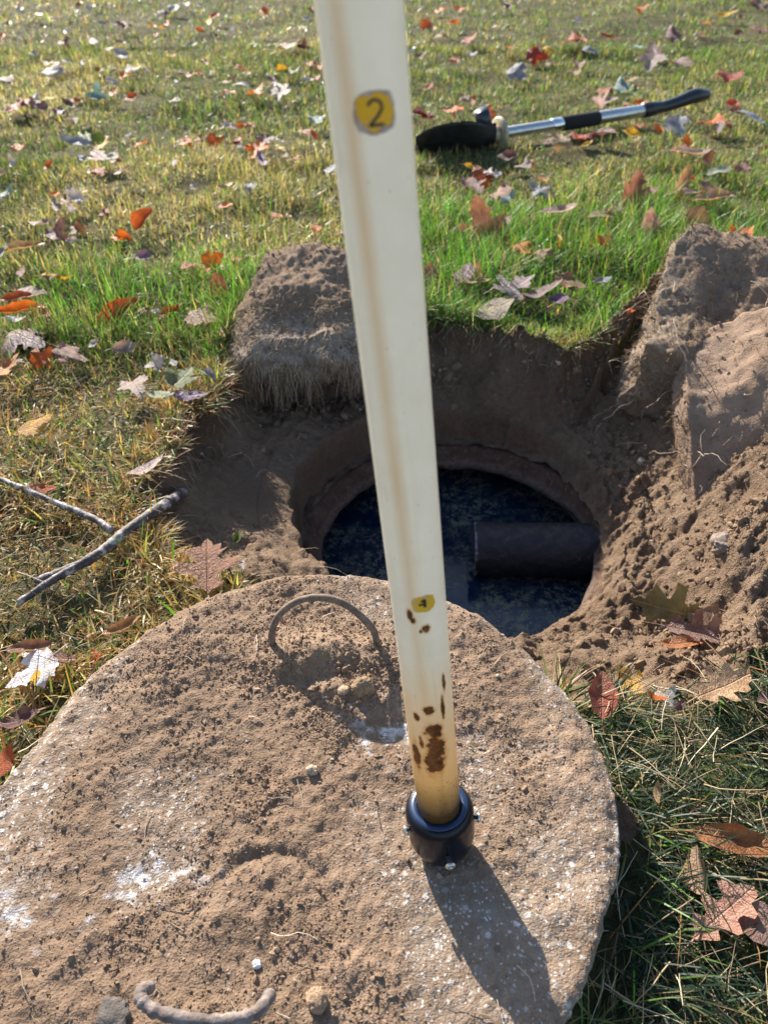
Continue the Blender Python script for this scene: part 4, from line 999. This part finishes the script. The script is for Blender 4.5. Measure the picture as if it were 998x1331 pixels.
def leaf_mesh(kind, seed, step, fold, bend, ripple, stem=True):
    r = np.random.default_rng(seed); h = OUT[kind]
    poly = [(x * r.uniform(.9, 1.1), y + (r.normal(0, .012) if x else 0)) for x, y in h] + [(-x * r.uniform(.88, 1.12), y + r.normal(0, .012)) for x, y in h[-2:0:-1]]
    if step < .12:                        # finer outline near the viewer
        q = []
        for i, p in enumerate(poly):
            n_ = poly[(i + 1) % len(poly)]; q.append(p); k_ = 2
            for t in range(1, k_): q.append((p[0] + (n_[0] - p[0]) * t / k_ + r.normal(0, .006), p[1] + (n_[1] - p[1]) * t / k_ + r.normal(0, .006)))
        poly = q
    pts = [Vector(p) for p in poly]; n0 = len(pts)
    xs = np.arange(-.55, .56, step); ys = np.arange(.03, 1, step)
    from mathutils.geometry import intersect_point_tri_2d
    P = np.array(poly)
    def inside(x, y):
        c = False; j = len(P) - 1
        for i in range(len(P)):
            if (P[i, 1] > y) != (P[j, 1] > y) and x < (P[j, 0] - P[i, 0]) * (y - P[i, 1]) / (P[j, 1] - P[i, 1]) + P[i, 0]: c = not c
            j = i
        return c
    for x in xs:
        for y in ys:
            if inside(x, y) and np.min(np.hypot(P[:, 0] - x, P[:, 1] - y)) > step * .4: pts.append(Vector((x, y)))
    vo, _, fo, _, _, _ = delaunay_2d_cdt(pts, [], [list(range(n0))], 1, 1e-5)
    V = np.array([(v.x, v.y, 0) for v in vo]); tris = [f for f in fo]
    x, y = V[:, 0], V[:, 1]
    z = fold * np.abs(x) ** 1.25 + bend * ((y - .45) ** 2) + ripple * (noise2(x * 3.1 + seed, y * 3.1, seed) * (.3 + 1.6 * np.abs(x)) + .5 * noise2(x * 8, y * 8 + seed, seed + 1) * (.2 + np.abs(x)))
    z = z + r.normal(0, .25) * ripple * 2 * x + ripple * 1.2 * x * (y - .5) * r.choice([-1, 1])
    sc = 1 - .35 * abs(fold) * np.abs(x)
    V = np.stack([x * sc, y, z], 1)
    nt = len(tris); F = [np.array([list(t)[:3] for t in tris if len(t) == 3])]
    if stem:
        ln = r.uniform(.18, .34); b = len(V); w = .011
        sv_ = np.array([(-w, .03, V[0, 2] + .006), (w, .03, V[0, 2] + .006), (0, .03, V[0, 2] - .008), (-w * .8 + .03, -ln, .05), (w * .8 + .03, -ln, .05), (.03, -ln, .035)])
        sv_[:3, 2] = np.array([.006, .006, -.008]) + bend * .2
        V = np.vstack([V, sv_]); F.append(np.array([(b, b + 1, b + 4, b + 3), (b + 1, b + 2, b + 5, b + 4), (b + 2, b, b + 3, b + 5)]))
    V[:, 1] -= .5
    me = mesh_np(kind.replace(' ', '_') + '_leaf', V, F, MLF, True)
    return me
COLR = {'orange': (.66, .165, .016), 'rust': (.42, .095, .020), 'red': (.36, .040, .016), 'brown': (.22, .105, .05), 'tan': (.44, .29, .155), 'purplish brown': (.19, .10, .10),
        'pale grey': (.32, .25, .23), 'white': (.55, .52, .53), 'yellow': (.74, .47, .04), 'green': (.12, .20, .035), 'bluish grey': (.30, .33, .40), 'blue-green': (.18, .33, .34), 'purple': (.22, .13, .24), 'pink': (.38, .20, .15)}  # white and purplish tones include glossy sheen painted into the leaf colour
o_, ru, rd_, br, ta, mv, pg, wh, ye, gr, bg_, bt, pu, pk = list(COLR)
LV = []   # (px, py, size, kind, colour, opts)
def add(px, py, s, k, hue, **kw): LV.append((px, py, s, {'m': 'maple', 'o': 'oak', 'l': 'lobed oak', 'v': 'oval', 's': 'slim'}[k], hue, kw))
# far grass, left of the pole
for t in [(51,19,13,'m',bt),(25,6,13,'v',pg),(27,12,11,'m',rd_),(13,30,12,'v',ru),(4,46,14,'v',o_),(19,48,17,'s',wh),(55,34,13,'v',br),(61,45,8,'v',ye),(104,5,10,'v',bg_),(119,10,13,'v',ru),(133,30,13,'v',pg),
  (149,32,12,'v',wh),(162,33,18,'m',mv),(86,41,9,'v',wh),(84,55,17,'v',mv),(123,56,25,'s',wh),(145,63,17,'v',br),(158,72,23,'v',bg_),(157,55,14,'s',pg),(45,71,12,'v',pg),(73,93,30,'m',wh),(66,82,24,'s',ta),(87,80,13,'v',bg_),
  (66,102,12,'v',o_),(107,83,12,'v',bg_),(129,92,15,'v',br),(173,88,20,'v',mv),(190,90,13,'v',wh),(145,105,17,'v',wh),(161,98,16,'m',o_),(12,105,20,'m',pg),(18,138,30,'m',rd_),(35,130,22,'m',ru),(48,126,13,'v',wh),(62,128,22,'s',ye),
  (52,140,28,'v',mv),(78,143,18,'v',pu),(90,136,22,'s',mv),(101,131,15,'v',ru),(127,120,24,'m',bt),(148,122,20,'v',o_),(171,129,22,'v',ru),(99,157,16,'v',pk),(202,34,18,'m',ye),(203,47,13,'v',ru),(217,31,13,'v',o_),
  (213,16,16,'m',pu),(228,10,19,'v',bg_),(224,72,13,'v',ye),(228,131,20,'v',wh),(229,106,10,'v',pg),(240,5,13,'v',wh),(261,8,14,'s',pg),(271,29,20,'v',ye),(280,22,15,'v',rd_),(289,26,9,'v',wh),(260,39,13,'v',o_),
  (342,16,14,'m',ru),(302,38,9,'v',ru),(250,59,14,'v',bt),(358,58,10,'v',bg_),(374,61,38,'m',br),(395,58,16,'v',mv),(376,37,9,'v',pg),(406,17,16,'v',br),(398,25,10,'v',o_),(266,82,13,'v',br),(234,95,19,'v',mv),(243,97,14,'m',rd_),
  (258,95,14,'v',o_),(314,89,16,'m',o_),(302,104,22,'s',ta),(315,111,22,'s',wh),(301,118,18,'m',ru),(334,118,24,'v',o_),(321,95,14,'s',pk),(361,112,20,'v',wh),(364,122,33,'o',pg),(387,122,7,'v',wh),(356,101,15,'v',mv),
  (366,92,19,'v',ye),(380,92,20,'m',gr),(403,82,18,'m',ru),(416,86,14,'v',o_),(412,103,16,'v',rd_),(400,104,16,'s',wh),(414,156,24,'m',bt),(299,166,24,'m',wh),(315,165,16,'v',o_),(327,162,13,'v',ru)]: add(*t)
# middle grass, left
for t in [(240,184,20,'v',o_),(258,181,13,'m',ru),(280,181,22,'v',ru),(311,183,15,'m',rd_),(316,192,15,'v',bg_),(346,184,25,'m',mv),(335,197,33,'m',o_),(340,207,30,'s',pu),(367,184,11,'v',wh),(366,194,18,'s',ye),(371,203,18,'s',pg),
  (383,204,14,'v',ru),(401,174,26,'s',ru),(431,222,27,'v',bg_),(293,243,22,'s',ta),(327,243,18,'v',bg_),(294,267,18,'v',o_),(251,243,11,'v',wh),(360,281,20,'s',o_),(375,280,11,'v',pk),(411,296,15,'m',o_),(440,259,11,'v',ru),
  (306,305,13,'v',bg_),(443,301,13,'v',pk),(24,191,18,'v',o_),(17,213,22,'s',wh),(64,216,15,'v',ru),(2,228,14,'v',pg),(98,184,38,'s',bg_),(121,178,32,'m',gr),(131,188,26,'m',ye),(132,203,42,'m',mv),(146,204,13,'v',bt),(131,224,20,'m',ru),
  (117,222,9,'v',wh),(151,211,16,'v',br),(163,222,28,'s',pg),(108,207,16,'v',bg_),(184,187,20,'v',o_),(167,175,12,'v',ru),(8,254,25,'s',bt),(93,258,29,'m',wh),(73,266,27,'s',pg),(94,272,20,'v',mv),(82,263,20,'v',br),(72,253,13,'v',o_),
  (112,248,11,'v',ru),(52,292,25,'v',pg),(75,300,32,'m',mv),(100,300,20,'v',br),(94,313,14,'v',wh),(135,276,15,'v',ru),(158,310,27,'v',o_),(228,212,16,'v',pg)]: add(*t)
add(186,284,34,'v',ru,yaw=55,tilt=45,label='upright rust oval leaf standing in shaded grass, far left of the clump')
add(30,324,50,'s',ta,yaw=20,tilt=30,fold=1.2,label='curled yellow-tan leaf lying at the left edge, largest tan one there')
add(3,330,28,'s',bg_,yaw=70,label='bluish grey leaf under the curled yellow-tan leaf at the left edge')
add(188,334,25,'v',pu,yaw=-25,label='dark purple leaf below the upright rust oval leaf')
# left strip beside the dry grass
add(42,379,36,'v',mv,yaw=10,label='purplish brown leaf on top of the left edge leaf pile')
add(24,388,38,'s',ru,yaw=5,fold=1.0,label='rust leaf peeking from under the purplish brown leaf on the left pile')
add(30,405,52,'s',o_,yaw=25,fold=1.4,label='curved bright orange leaf with white rim, middle of the left leaf pile')
add(52,408,30,'v',rd_,yaw=-20,label='dark red leaf behind the curved orange leaf in the left pile')
add(24,416,24,'s',wh,yaw=0,label='white sheened leaf scrap below the curved orange leaf, left pile')
add(70,360,28,'s',br,yaw=-20,label='brown leaf just behind the bright yellow curled leaf')
add(76,362,34,'s',ye,yaw=25,fold=1.2,label='bright yellow curled leaf above the green tuft at left')
add(28,354,18,'v',pk,label='small pinkish leaf left of the bright yellow curled leaf')
add(32,437,66,'m',mv,yaw=-30,tilt=18,c=(.34,.24,.25),label='large pale purplish maple leaf at the left edge')
add(6,482,56,'o',o_,yaw=60,tilt=25,c=(.55,.24,.07),label='large light orange leaf cut off by the left edge')
add(56,462,32,'m',o_,yaw=40,tilt=35,c=(.55,.13,.02),label='orange maple leaf standing right of the large light orange leaf')
add(28,470,18,'s',pg,yaw=5,label='pale leaf scrap between two orange leaves at left edge')
add(94,461,42,'m',pk,yaw=-10,tilt=15,label='pinkish leaf with white sheen on the pale dry grass at left')
add(150,408,62,'s',rd_,yaw=35,tilt=40,fold=.9,c=(.34,.07,.02),label='large red curled leaf standing between green tufts at left')
add(163,453,30,'v',pg,yaw=15,label='pale grey leaf below the large red curled leaf')
add(122,448,16,'v',wh,label='small white leaf left of the pale grey leaf')
add(246,346,20,'m',ru,label='rust leaf, leftmost of the row left of the sod clump')
add(277,339,34,'m',o_,yaw=15,tilt=35,label='bright orange leaf in the row left of the sod clump')
add(308,338,15,'m',o_,label='small orange leaf nearest the sod clump top')
add(284,371,32,'v',ru,yaw=115,tilt=50,c=(.40,.17,.10),label='dusty rust oval leaf upright in green grass beside the clump')
add(224,406,32,'s',ru,yaw=10,fold=1.2,label='rust curled leaf in bright green grass left of the clump')
add(264,415,42,'m',pk,yaw=-15,tilt=20,label='pink leaf with white tip just left of the clump')
add(187,404,22,'s',br,yaw=-10,label='brown leaf right beside the large red curled leaf')
add(203,405,12,'v',wh,label='small white leaf scrap right of the large red curled leaf')
add(299,428,30,'v',br,yaw=30,tilt=30,label='dark brown leaf at the foot of the left clump')
add(289,435,10,'v',ye,label='tiny yellow leaf against the dark brown leaf by the clump')
add(48,553,44,'v',ye,yaw=25,tilt=30,c=(.66,.33,.03),label='golden yellow oval leaf alone on the dry grass at left')
add(193,609,44,'s',pk,yaw=30,tilt=15,c=(.60,.46,.44),label='long pale pink leaf on the edge of the bare soil')
add(57,634,32,'s',ru,yaw=-5,label='rust leaf on dry grass just above the thin stick')
add(178,504,42,'m',pg,yaw=-60,tilt=15,c=(.55,.42,.37),label='pale pinkish maple leaf on the dry grass edge')
add(209,513,36,'s',gr,yaw=-15,tilt=12,c=(.36,.44,.28),label='pale green slim leaf left of the purple leaf')
add(246,515,40,'s',pu,yaw=10,tilt=15,label='purple slim leaf overhanging the edge of the excavation')
add(238,490,46,'m',gr,yaw=70,tilt=15,c=(.13,.17,.07),label='dark green mottled maple leaf behind the purple slim leaf')
add(200,472,26,'m',wh,label='white shiny maple leaf above the mottled green leaf')
add(226,473,16,'v',wh,label='small white leaf right of the white shiny maple leaf')
add(272,487,20,'v',bg_,yaw=-30,label='bluish grey leaf at the grass edge below the clump')
# far grass, right of the pole
for t in [(573,12,18,'v',o_),(598,13,16,'m',o_),(557,34,20,'m',ru),(588,31,20,'v',o_),(573,48,18,'s',ta),(610,51,22,'m',rd_),(613,69,15,'v',wh),(592,78,15,'m',ru),(663,64,18,'v',ta),(664,77,11,'v',wh),(674,94,30,'v',bg_),(699,72,28,'m',rd_),
  (714,67,20,'m',ye),(715,82,13,'v',pk),(743,54,34,'m',ru),(749,82,18,'v',pk),(744,94,18,'m',ta),(536,64,11,'v',o_),(546,72,20,'s',mv),(559,112,15,'m',ru),(551,146,26,'m',rd_),(544,148,22,'v',mv),(588,141,28,'m',o_),(634,146,22,'m',o_),
  (615,131,17,'s',ru),(748,28,12,'v',pg),(658,8,18,'v',mv),(672,4,14,'v',br),(684,2,16,'v',wh),(604,125,16,'m',pk),(833,11,18,'m',o_),(943,18,28,'s',ye),(964,22,12,'s',wh),(987,4,24,'m',mv),(986,40,24,'v',pk),(962,44,16,'v',br),
  (917,32,16,'v',ta),(911,49,16,'v',pg),(791,47,30,'s',ru),(869,46,28,'m',mv),(884,40,14,'s',ta),(768,67,22,'m',bg_),(851,68,38,'s',mv),(846,82,36,'m',pg),(856,76,16,'v',br),(829,62,16,'s',bt),(886,83,32,'m',mv),(944,98,34,'m',rd_),(753,82,10,'v',br),
  (784,117,22,'v',ru),(802,113,27,'m',bt),(816,120,22,'m',gr),(821,105,16,'v',ta),(827,112,13,'v',br),(776,135,36,'o',pk),(790,131,24,'v',pg),(832,135,18,'v',o_),(814,137,15,'s',ru),(899,124,24,'m',br),(950,138,24,'v',rd_),(976,151,42,'s',bg_),(958,146,20,'v',br)]: add(*t)
# before the shovel
for t in [(658,206,30,'v',mv),(679,216,22,'m',pg),(691,212,14,'s',o_),(611,218,17,'v',ye),(640,225,25,'m',wh),(646,253,34,'m',pk),(657,262,30,'s',bt),(704,234,17,'s',o_),(702,244,34,'m',bg_),(730,182,34,'o',ta),(714,186,16,'v',br),(755,176,34,'m',rd_),
  (762,188,17,'s',ye),(785,175,34,'v',mv),(818,176,30,'v',ye),(829,165,22,'v',ru),(855,169,17,'v',o_),(880,166,34,'m',bg_),(890,158,12,'s',ye),(922,160,34,'m',o_),(934,166,23,'v',pg),(945,162,16,'s',ru),(838,206,16,'s',ta),
  (890,190,28,'m',o_),(896,231,14,'v',o_),(901,250,28,'m',mv),(918,212,40,'s',br),(967,214,25,'v',pk),(798,269,26,'v',br),(786,310,24,'m',o_),(680,322,30,'m',o_),(703,331,26,'m',pk),(726,311,18,'s',ye)]: add(*t)
add(622,228,36,'m',ru,yaw=100,tilt=40,label='rust maple leaf among the leaf cluster before the shovel blade')
add(616,243,36,'m',mv,yaw=-60,tilt=20,label='purplish maple leaf on top of the cluster before the shovel blade')
add(626,288,66,'m',br,yaw=100,tilt=40,c=(.40,.20,.12),label='large rust-to-brown maple leaf standing in green grass right of the pole')
add(726,276,48,'s',pk,yaw=25,tilt=15,c=(.46,.30,.25),label='pinkish brown curled leaf in the grass below the foam grip')
add(785,281,36,'s',ta,yaw=0,tilt=8,c=(.30,.24,.10),label='thin flat tan leaf in a dip of the grass')
add(900,201,50,'s',pk,yaw=12,tilt=18,fold=1.1,c=(.55,.42,.38),label='long pale rimmed leaf on the grass below the shovel handle')
add(935,223,36,'s',pg,yaw=25,tilt=20,c=(.50,.55,.42),label='slim pale green leaf above the curled leaf pile at right')
add(884,238,44,'s',ta,yaw=85,tilt=60,fold=1.3,label='tall tan leaf standing on edge at the left of the right leaf pile')
add(924,245,40,'v',br,yaw=10,tilt=22,label='reddish brown leaf inside the right leaf pile')
add(930,257,58,'s',ta,yaw=20,tilt=15,fold=1.1,c=(.50,.30,.20),label='long pinkish tan curled leaf at the front of the right leaf pile')
add(822,246,46,'m',mv,yaw=80,tilt=55,fold=1.2,c=(.30,.15,.12),label='folded red-brown leaf standing in the grass left of the right leaf pile')
add(843,292,36,'v',mv,yaw=100,tilt=55,c=(.34,.24,.23),label='dusty purplish oval leaf upright in grass behind the heap')
add(908,287,40,'v',pk,yaw=-70,tilt=45,label='pale pink veined oval leaf just behind the heap crest')
add(962,308,38,'m',o_,yaw=30,tilt=30,label='orange leaf on the grass behind the heap at far right')
# grass line behind the opening
add(603,357,40,'v',mv,yaw=60,tilt=34,c=(.30,.20,.22),label='dark purplish oval leaf upright in the grass line right of the pole')
add(558,358,30,'v',pk,yaw=70,tilt=35,label='pinkish leaf half hidden by the right side of the pole')
add(621,350,28,'s',ta,yaw=115,tilt=45,fold=1.3,label='curled tan leaf right of the dark purplish oval leaf')
add(618,367,34,'s',ta,yaw=5,tilt=10,label='flat tan leaf under the curled tan leaf')
add(666,373,58,'o',mv,yaw=25,tilt=25,c=(.38,.29,.31),label='large pale purplish leaf pointing right above the veined oval leaf')
add(641,404,54,'v',ta,yaw=15,tilt=26,c=(.33,.27,.20),label='big grey-tan veined oval leaf on the edge of the bank')
add(703,381,48,'s',mv,yaw=10,tilt=20,c=(.28,.19,.19),label='long purplish leaf between the veined oval and the brown leaf')
add(727,391,28,'v',pu,yaw=-40,tilt=20,label='purple drooping leaf tip above the soil ridge')
add(741,369,40,'m',br,yaw=-15,tilt=25,c=(.27,.15,.07),label='brown crumpled leaf on the grass line left of the green tuft')
add(783,366,22,'v',bg_,yaw=5,tilt=15,label='small bluish leaf on the green tuft')
add(820,405,13,'v',o_,label='tiny orange leaf between the green tuft and the heap')
# by the lid and lower right
add(270,734,94,'o',br,yaw=100,tilt=6,fold=.25,c=(.27,.125,.075),stem=1,label='large reddish brown oak leaf leaning against the far side of the lid')
add(315,735,15,'v',wh,label='white leaf scrap right of the large oak leaf')
add(310,698,18,'v',gr,label='small green leaf on the soil above the large oak leaf')
add(42,842,50,'s',br,yaw=20,tilt=20,fold=1.0,c=(.30,.16,.10),label='brown folded leaf behind the white and yellow maple leaf')
add(76,857,46,'s',br,yaw=-10,tilt=12,c=(.24,.12,.09),label='dark brown leaf right of the white and yellow maple leaf')
add(42,875,66,'m',wh,yaw=-140,tilt=8,fold=.05,c=(.72,.72,.76),label='white maple leaf with a yellow patch left of the lid')
add(28,935,46,'v',mv,yaw=20,tilt=15,fold=.8,label='purplish curled leaf at the left below the white maple leaf')
add(4,992,44,'v',ru,yaw=60,tilt=20,label='rust leaf at the left edge touching the lid')
add(125,851,15,'m',o_,label='small orange leaf tip against the left side of the lid')
add(160,816,44,'s',ta,yaw=30,tilt=10,fold=1.2,c=(.46,.26,.12),label='tan curled leaf along the upper left side of the lid')
add(782,904,62,'v',ru,yaw=80,tilt=30,fold=.5,c=(.34,.10,.06),stem=1,label='red-brown oval leaf leaning beside the right side of the lid')
add(816,886,44,'o',ye,yaw=120,tilt=20,c=(.66,.42,.12),stem=1,label='small yellow oak leaf right of the red-brown oval leaf')
add(849,906,26,'s',o_,yaw=-10,tilt=20,label='small orange leaf between the yellow oak and big tan leaf')
add(868,905,30,'m',pg,yaw=50,tilt=15,c=(.62,.60,.52),label='pale leaf scrap right of the small orange leaf')
add(884,917,18,'v',mv,label='little purplish leaf below the pale leaf scrap')
add(938,893,82,'l',ta,yaw=25,tilt=15,fold=.5,c=(.50,.33,.19),stem=1,label='big tan oak leaf on the grass at the foot of the heap')
add(968,878,22,'s',o_,yaw=60,tilt=25,c=(.42,.16,.03),label='orange leaf tip at the upper end of the big tan oak leaf')
add(994,908,24,'v',mv,label='purplish leaf at the right edge below the big tan leaf')
add(866,792,88,'o',gr,yaw=165,tilt=48,fold=.30,c=(.10,.095,.050),stem=1,label='large olive oak leaf on the soil beside the opening')
add(905,824,76,'l',br,yaw=-20,tilt=12,fold=.9,c=(.21,.13,.11),label='brown curled oak leaf under the large olive oak leaf')
add(884,838,44,'s',ru,yaw=-10,tilt=10,fold=1.0,c=(.40,.17,.07),label='rust rolled leaf edge below the brown curled oak leaf')
add(922,808,46,'v',br,yaw=60,tilt=30,c=(.27,.17,.11),label='small brown leaf right of the large olive oak leaf stalk')
add(958,1096,100,'s',ru,yaw=-15,tilt=15,fold=.9,c=(.33,.13,.045),label='long rust leaf at the right edge above the pink oak leaf')
add(908,1130,58,'v',ta,yaw=80,tilt=10,fold=-1.6,c=(.42,.29,.19),label='cupped tan wrinkled leaf on the grass right of the lid')
add(940,1186,98,'l',pk,yaw=30,tilt=12,fold=.4,c=(.48,.27,.20),stem=1,label='pinkish brown oak leaf with stem at the lower right')
add(986,1200,74,'v',mv,yaw=-60,tilt=12,c=(.32,.21,.18),label='purplish brown oval leaf right of the pinkish oak leaf')
add(808,1069,50,'v',br,yaw=-70,tilt=35,fold=.8,c=(.12,.08,.06),label='dark brown leaf tucked against the right edge of the lid')
add(775,1003,26,'s',br,yaw=60,label='small brown leaf against the lid above the dark brown leaf')
add(853,1031,24,'s',ta,yaw=80,label='slim tan leaf on the grass right of the pole coupling')

# most of the small far leaves are lobed and crumpled too
rk = random.Random(12)
for i, l in enumerate(LV):
    if 'label' not in l[5] and l[3] == 'oval' and rk.random() < .55: LV[i] = l[:3] + (rk.choice(['maple', 'maple', 'lobed oak']),) + l[4:]
# past three hundred leaves the smallest are one mass of litter
order = sorted((i for i, l in enumerate(LV) if 'label' not in l[5]), key=lambda i: LV[i][2])
LITTER = [LV[i] for i in order[:max(0, len(LV) - 299)]]; _drop = set(order[:max(0, len(LV) - 299)])
LV = [l for i, l in enumerate(LV) if i not in _drop]
def zone(px, py):
    if px < 470:
        row = 'farthest grass' if py < 42 else 'far grass' if py < 78 else 'distant grass' if py < 115 else 'middle grass' if py < 172 else 'nearer grass' if py < 235 else 'grass behind the clump'
        col = 'at left edge' if px < 70 else 'well left' if px < 140 else 'left' if px < 240 else 'midway to pole' if px < 340 else 'beside pole'
    else:
        row = 'farthest grass' if py < 40 else 'far grass' if py < 88 else 'grass behind shovel' if py < 157 else 'grass before shovel' if py < 226 else 'grass behind the heap'
        col = 'right of pole' if px < 640 else 'beyond the grip' if px < 770 else 'beyond the handle' if px < 900 else 'at right edge'
        if row in ('grass before shovel', 'grass behind the heap'):
            col = 'right of pole' if px < 640 else 'below the disc' if px < 722 else 'below the grip' if px < 805 else 'below the handle' if px < 905 else 'at right edge'
    return row + ' ' + col
groups = {}
for i, l in enumerate(LV):
    if 'label' not in l[5]: groups.setdefault((zone(l[0], l[1]), l[4]), []).append(i)
labels = {}
for (zn, c), ids in groups.items():
    ids.sort(key=lambda i: LV[i][0])
    for k, i in enumerate(ids):
        kind = {'maple': 'maple leaf', 'oak': 'oak leaf', 'lobed oak': 'oak leaf', 'oval': 'oval leaf', 'slim': 'slim leaf'}[LV[i][3]]
        if len(ids) == 1: s = f'{c} {kind} in the {zn}'
        else:
            pos = ('left one', 'right one')[k] if len(ids) == 2 else ['leftmost', 'second from left', 'third from left', 'fourth from left', 'fifth from left'][k] if k < len(ids) - 1 else 'rightmost'
            s = f'{c} {kind} in {zn}, {pos} of {len(ids)}'
        labels[i] = s
shared = {}
rl = random.Random(4)
lr = np.random.default_rng(99)
for i, (px, py, s, kind, c, kw) in enumerate(LV):
    big = s >= 36
    fold = kw.get('fold'); key = (kind, i if (big or fold is not None) else int(lr.integers(0, 4)))
    if key not in shared:
        f_ = fold if fold is not None else float(lr.normal(.35, .35))
        st_ = .075 if s >= 60 else .10 if big else .17
        shared[key] = leaf_mesh(kind, 1000 + len(shared), st_, f_, float(lr.normal(.25, .35)) if fold is None else float(lr.normal(.2, .2)), .20 if s < 36 else .11 if s < 60 else .07, True)
    me = shared[key]
    on_soil = px > 800 and 760 < py < 850 or (px, py) in ((270, 734), (310, 698), (315, 735))
    near_lid = False
    off = .026 if on_soil else .040 if py < 345 else .034 if py < 700 else .028
    p = hit(px, py, off)
    if (px, py) == (270, 734): p = hit(px, py, .03)
    L = s / FPX * depth_of(p) * (1.10 if s > 55 else 1.12) * (1 if kind != 'slim' else 1.08)
    if kind in ('maple',): L *= .95
    yaw = kw.get('yaw', rl.uniform(0, 360)); tilt = kw.get('tilt', rl.gauss(13, 9)); roll = kw.get('roll', rl.gauss(0, 10))
    if 'tilt' in kw and tilt < 35: tilt = tilt * .4
    q = Euler((rad(tilt), rad(roll), 0)).to_quaternion() @ Euler((0, 0, rad(yaw - 90))).to_quaternion()
    g_ = float(ground_z(np.array(p[0]), np.array(p[1])))
    lift = .5 * L * abs(math.sin(rad(tilt))) * (.6 if not on_soil else .9) * .7
    p2 = p.copy()
    if lift > p[2] - g_:                    # keep it seated but follow the sight line so it stays in place
        d = ray(px, py); k = (lift - (p[2] - g_)) / -d[2] * .8; p2 = p - d * k
    o = bpy.data.objects.new('leaf', me); COL.objects.link(o)
    o.location = p2; o.rotation_mode = 'XYZ'; o.rotation_euler = q.to_euler(); o.scale = (L, L, L)
    col = kw.get('c', COLR[c]); v_ = rl.uniform(.85, 1.15); o.color = (*[min(1, x * v_) for x in col], 1)
    tag(o, kw.get('label') or labels[i], 'leaf', 'fallen leaves on the grass and soil')
    if (px, py) == (42, 875): me.materials[0] = mat_leaf(True)
if LITTER:
    Vs, Fs, ts, b = [], [], [], 0
    mls = [leaf_mesh(k_, 3000 + q_, .2, .4, .3, .25, False) for q_, k_ in enumerate(('oval', 'slim', 'maple', 'oval'))]
    for q_, (px, py, s, kind, c, kw) in enumerate(LITTER):
        ml = mls[q_ % 4]; co = np.array([v.co[:] for v in ml.vertices]); tr = np.array([p.vertices[:] for p in ml.polygons if len(p.vertices) == 3])
        p = hit(px, py, .03); L = s / FPX * depth_of(p)
        Rm = np.array((Euler((rad(rl.gauss(22, 12)), rad(rl.gauss(0, 10)), 0)).to_matrix() @ Euler((0, 0, rl.uniform(0, 6.28))).to_matrix()))
        Vs.append(co @ Rm.T * L + p); Fs.append(tr + b); b += len(co); ts.append(np.full(len(co), rl.random()))
    for ml in mls: bpy.data.meshes.remove(ml)
    o = link('leaf_litter', mesh_np('leaf_litter', np.vstack(Vs), [np.vstack(Fs)], mat_tint('litter', [(0, (.34, .10, .03)), (.35, (.45, .20, .05)), (.6, (.24, .14, .12)), (1, (.50, .46, .44))], .5), attrs={'tint': ('FLOAT', np.concatenate(ts))})); tag(o, kind='stuff')
bpy.context.view_layer.update()
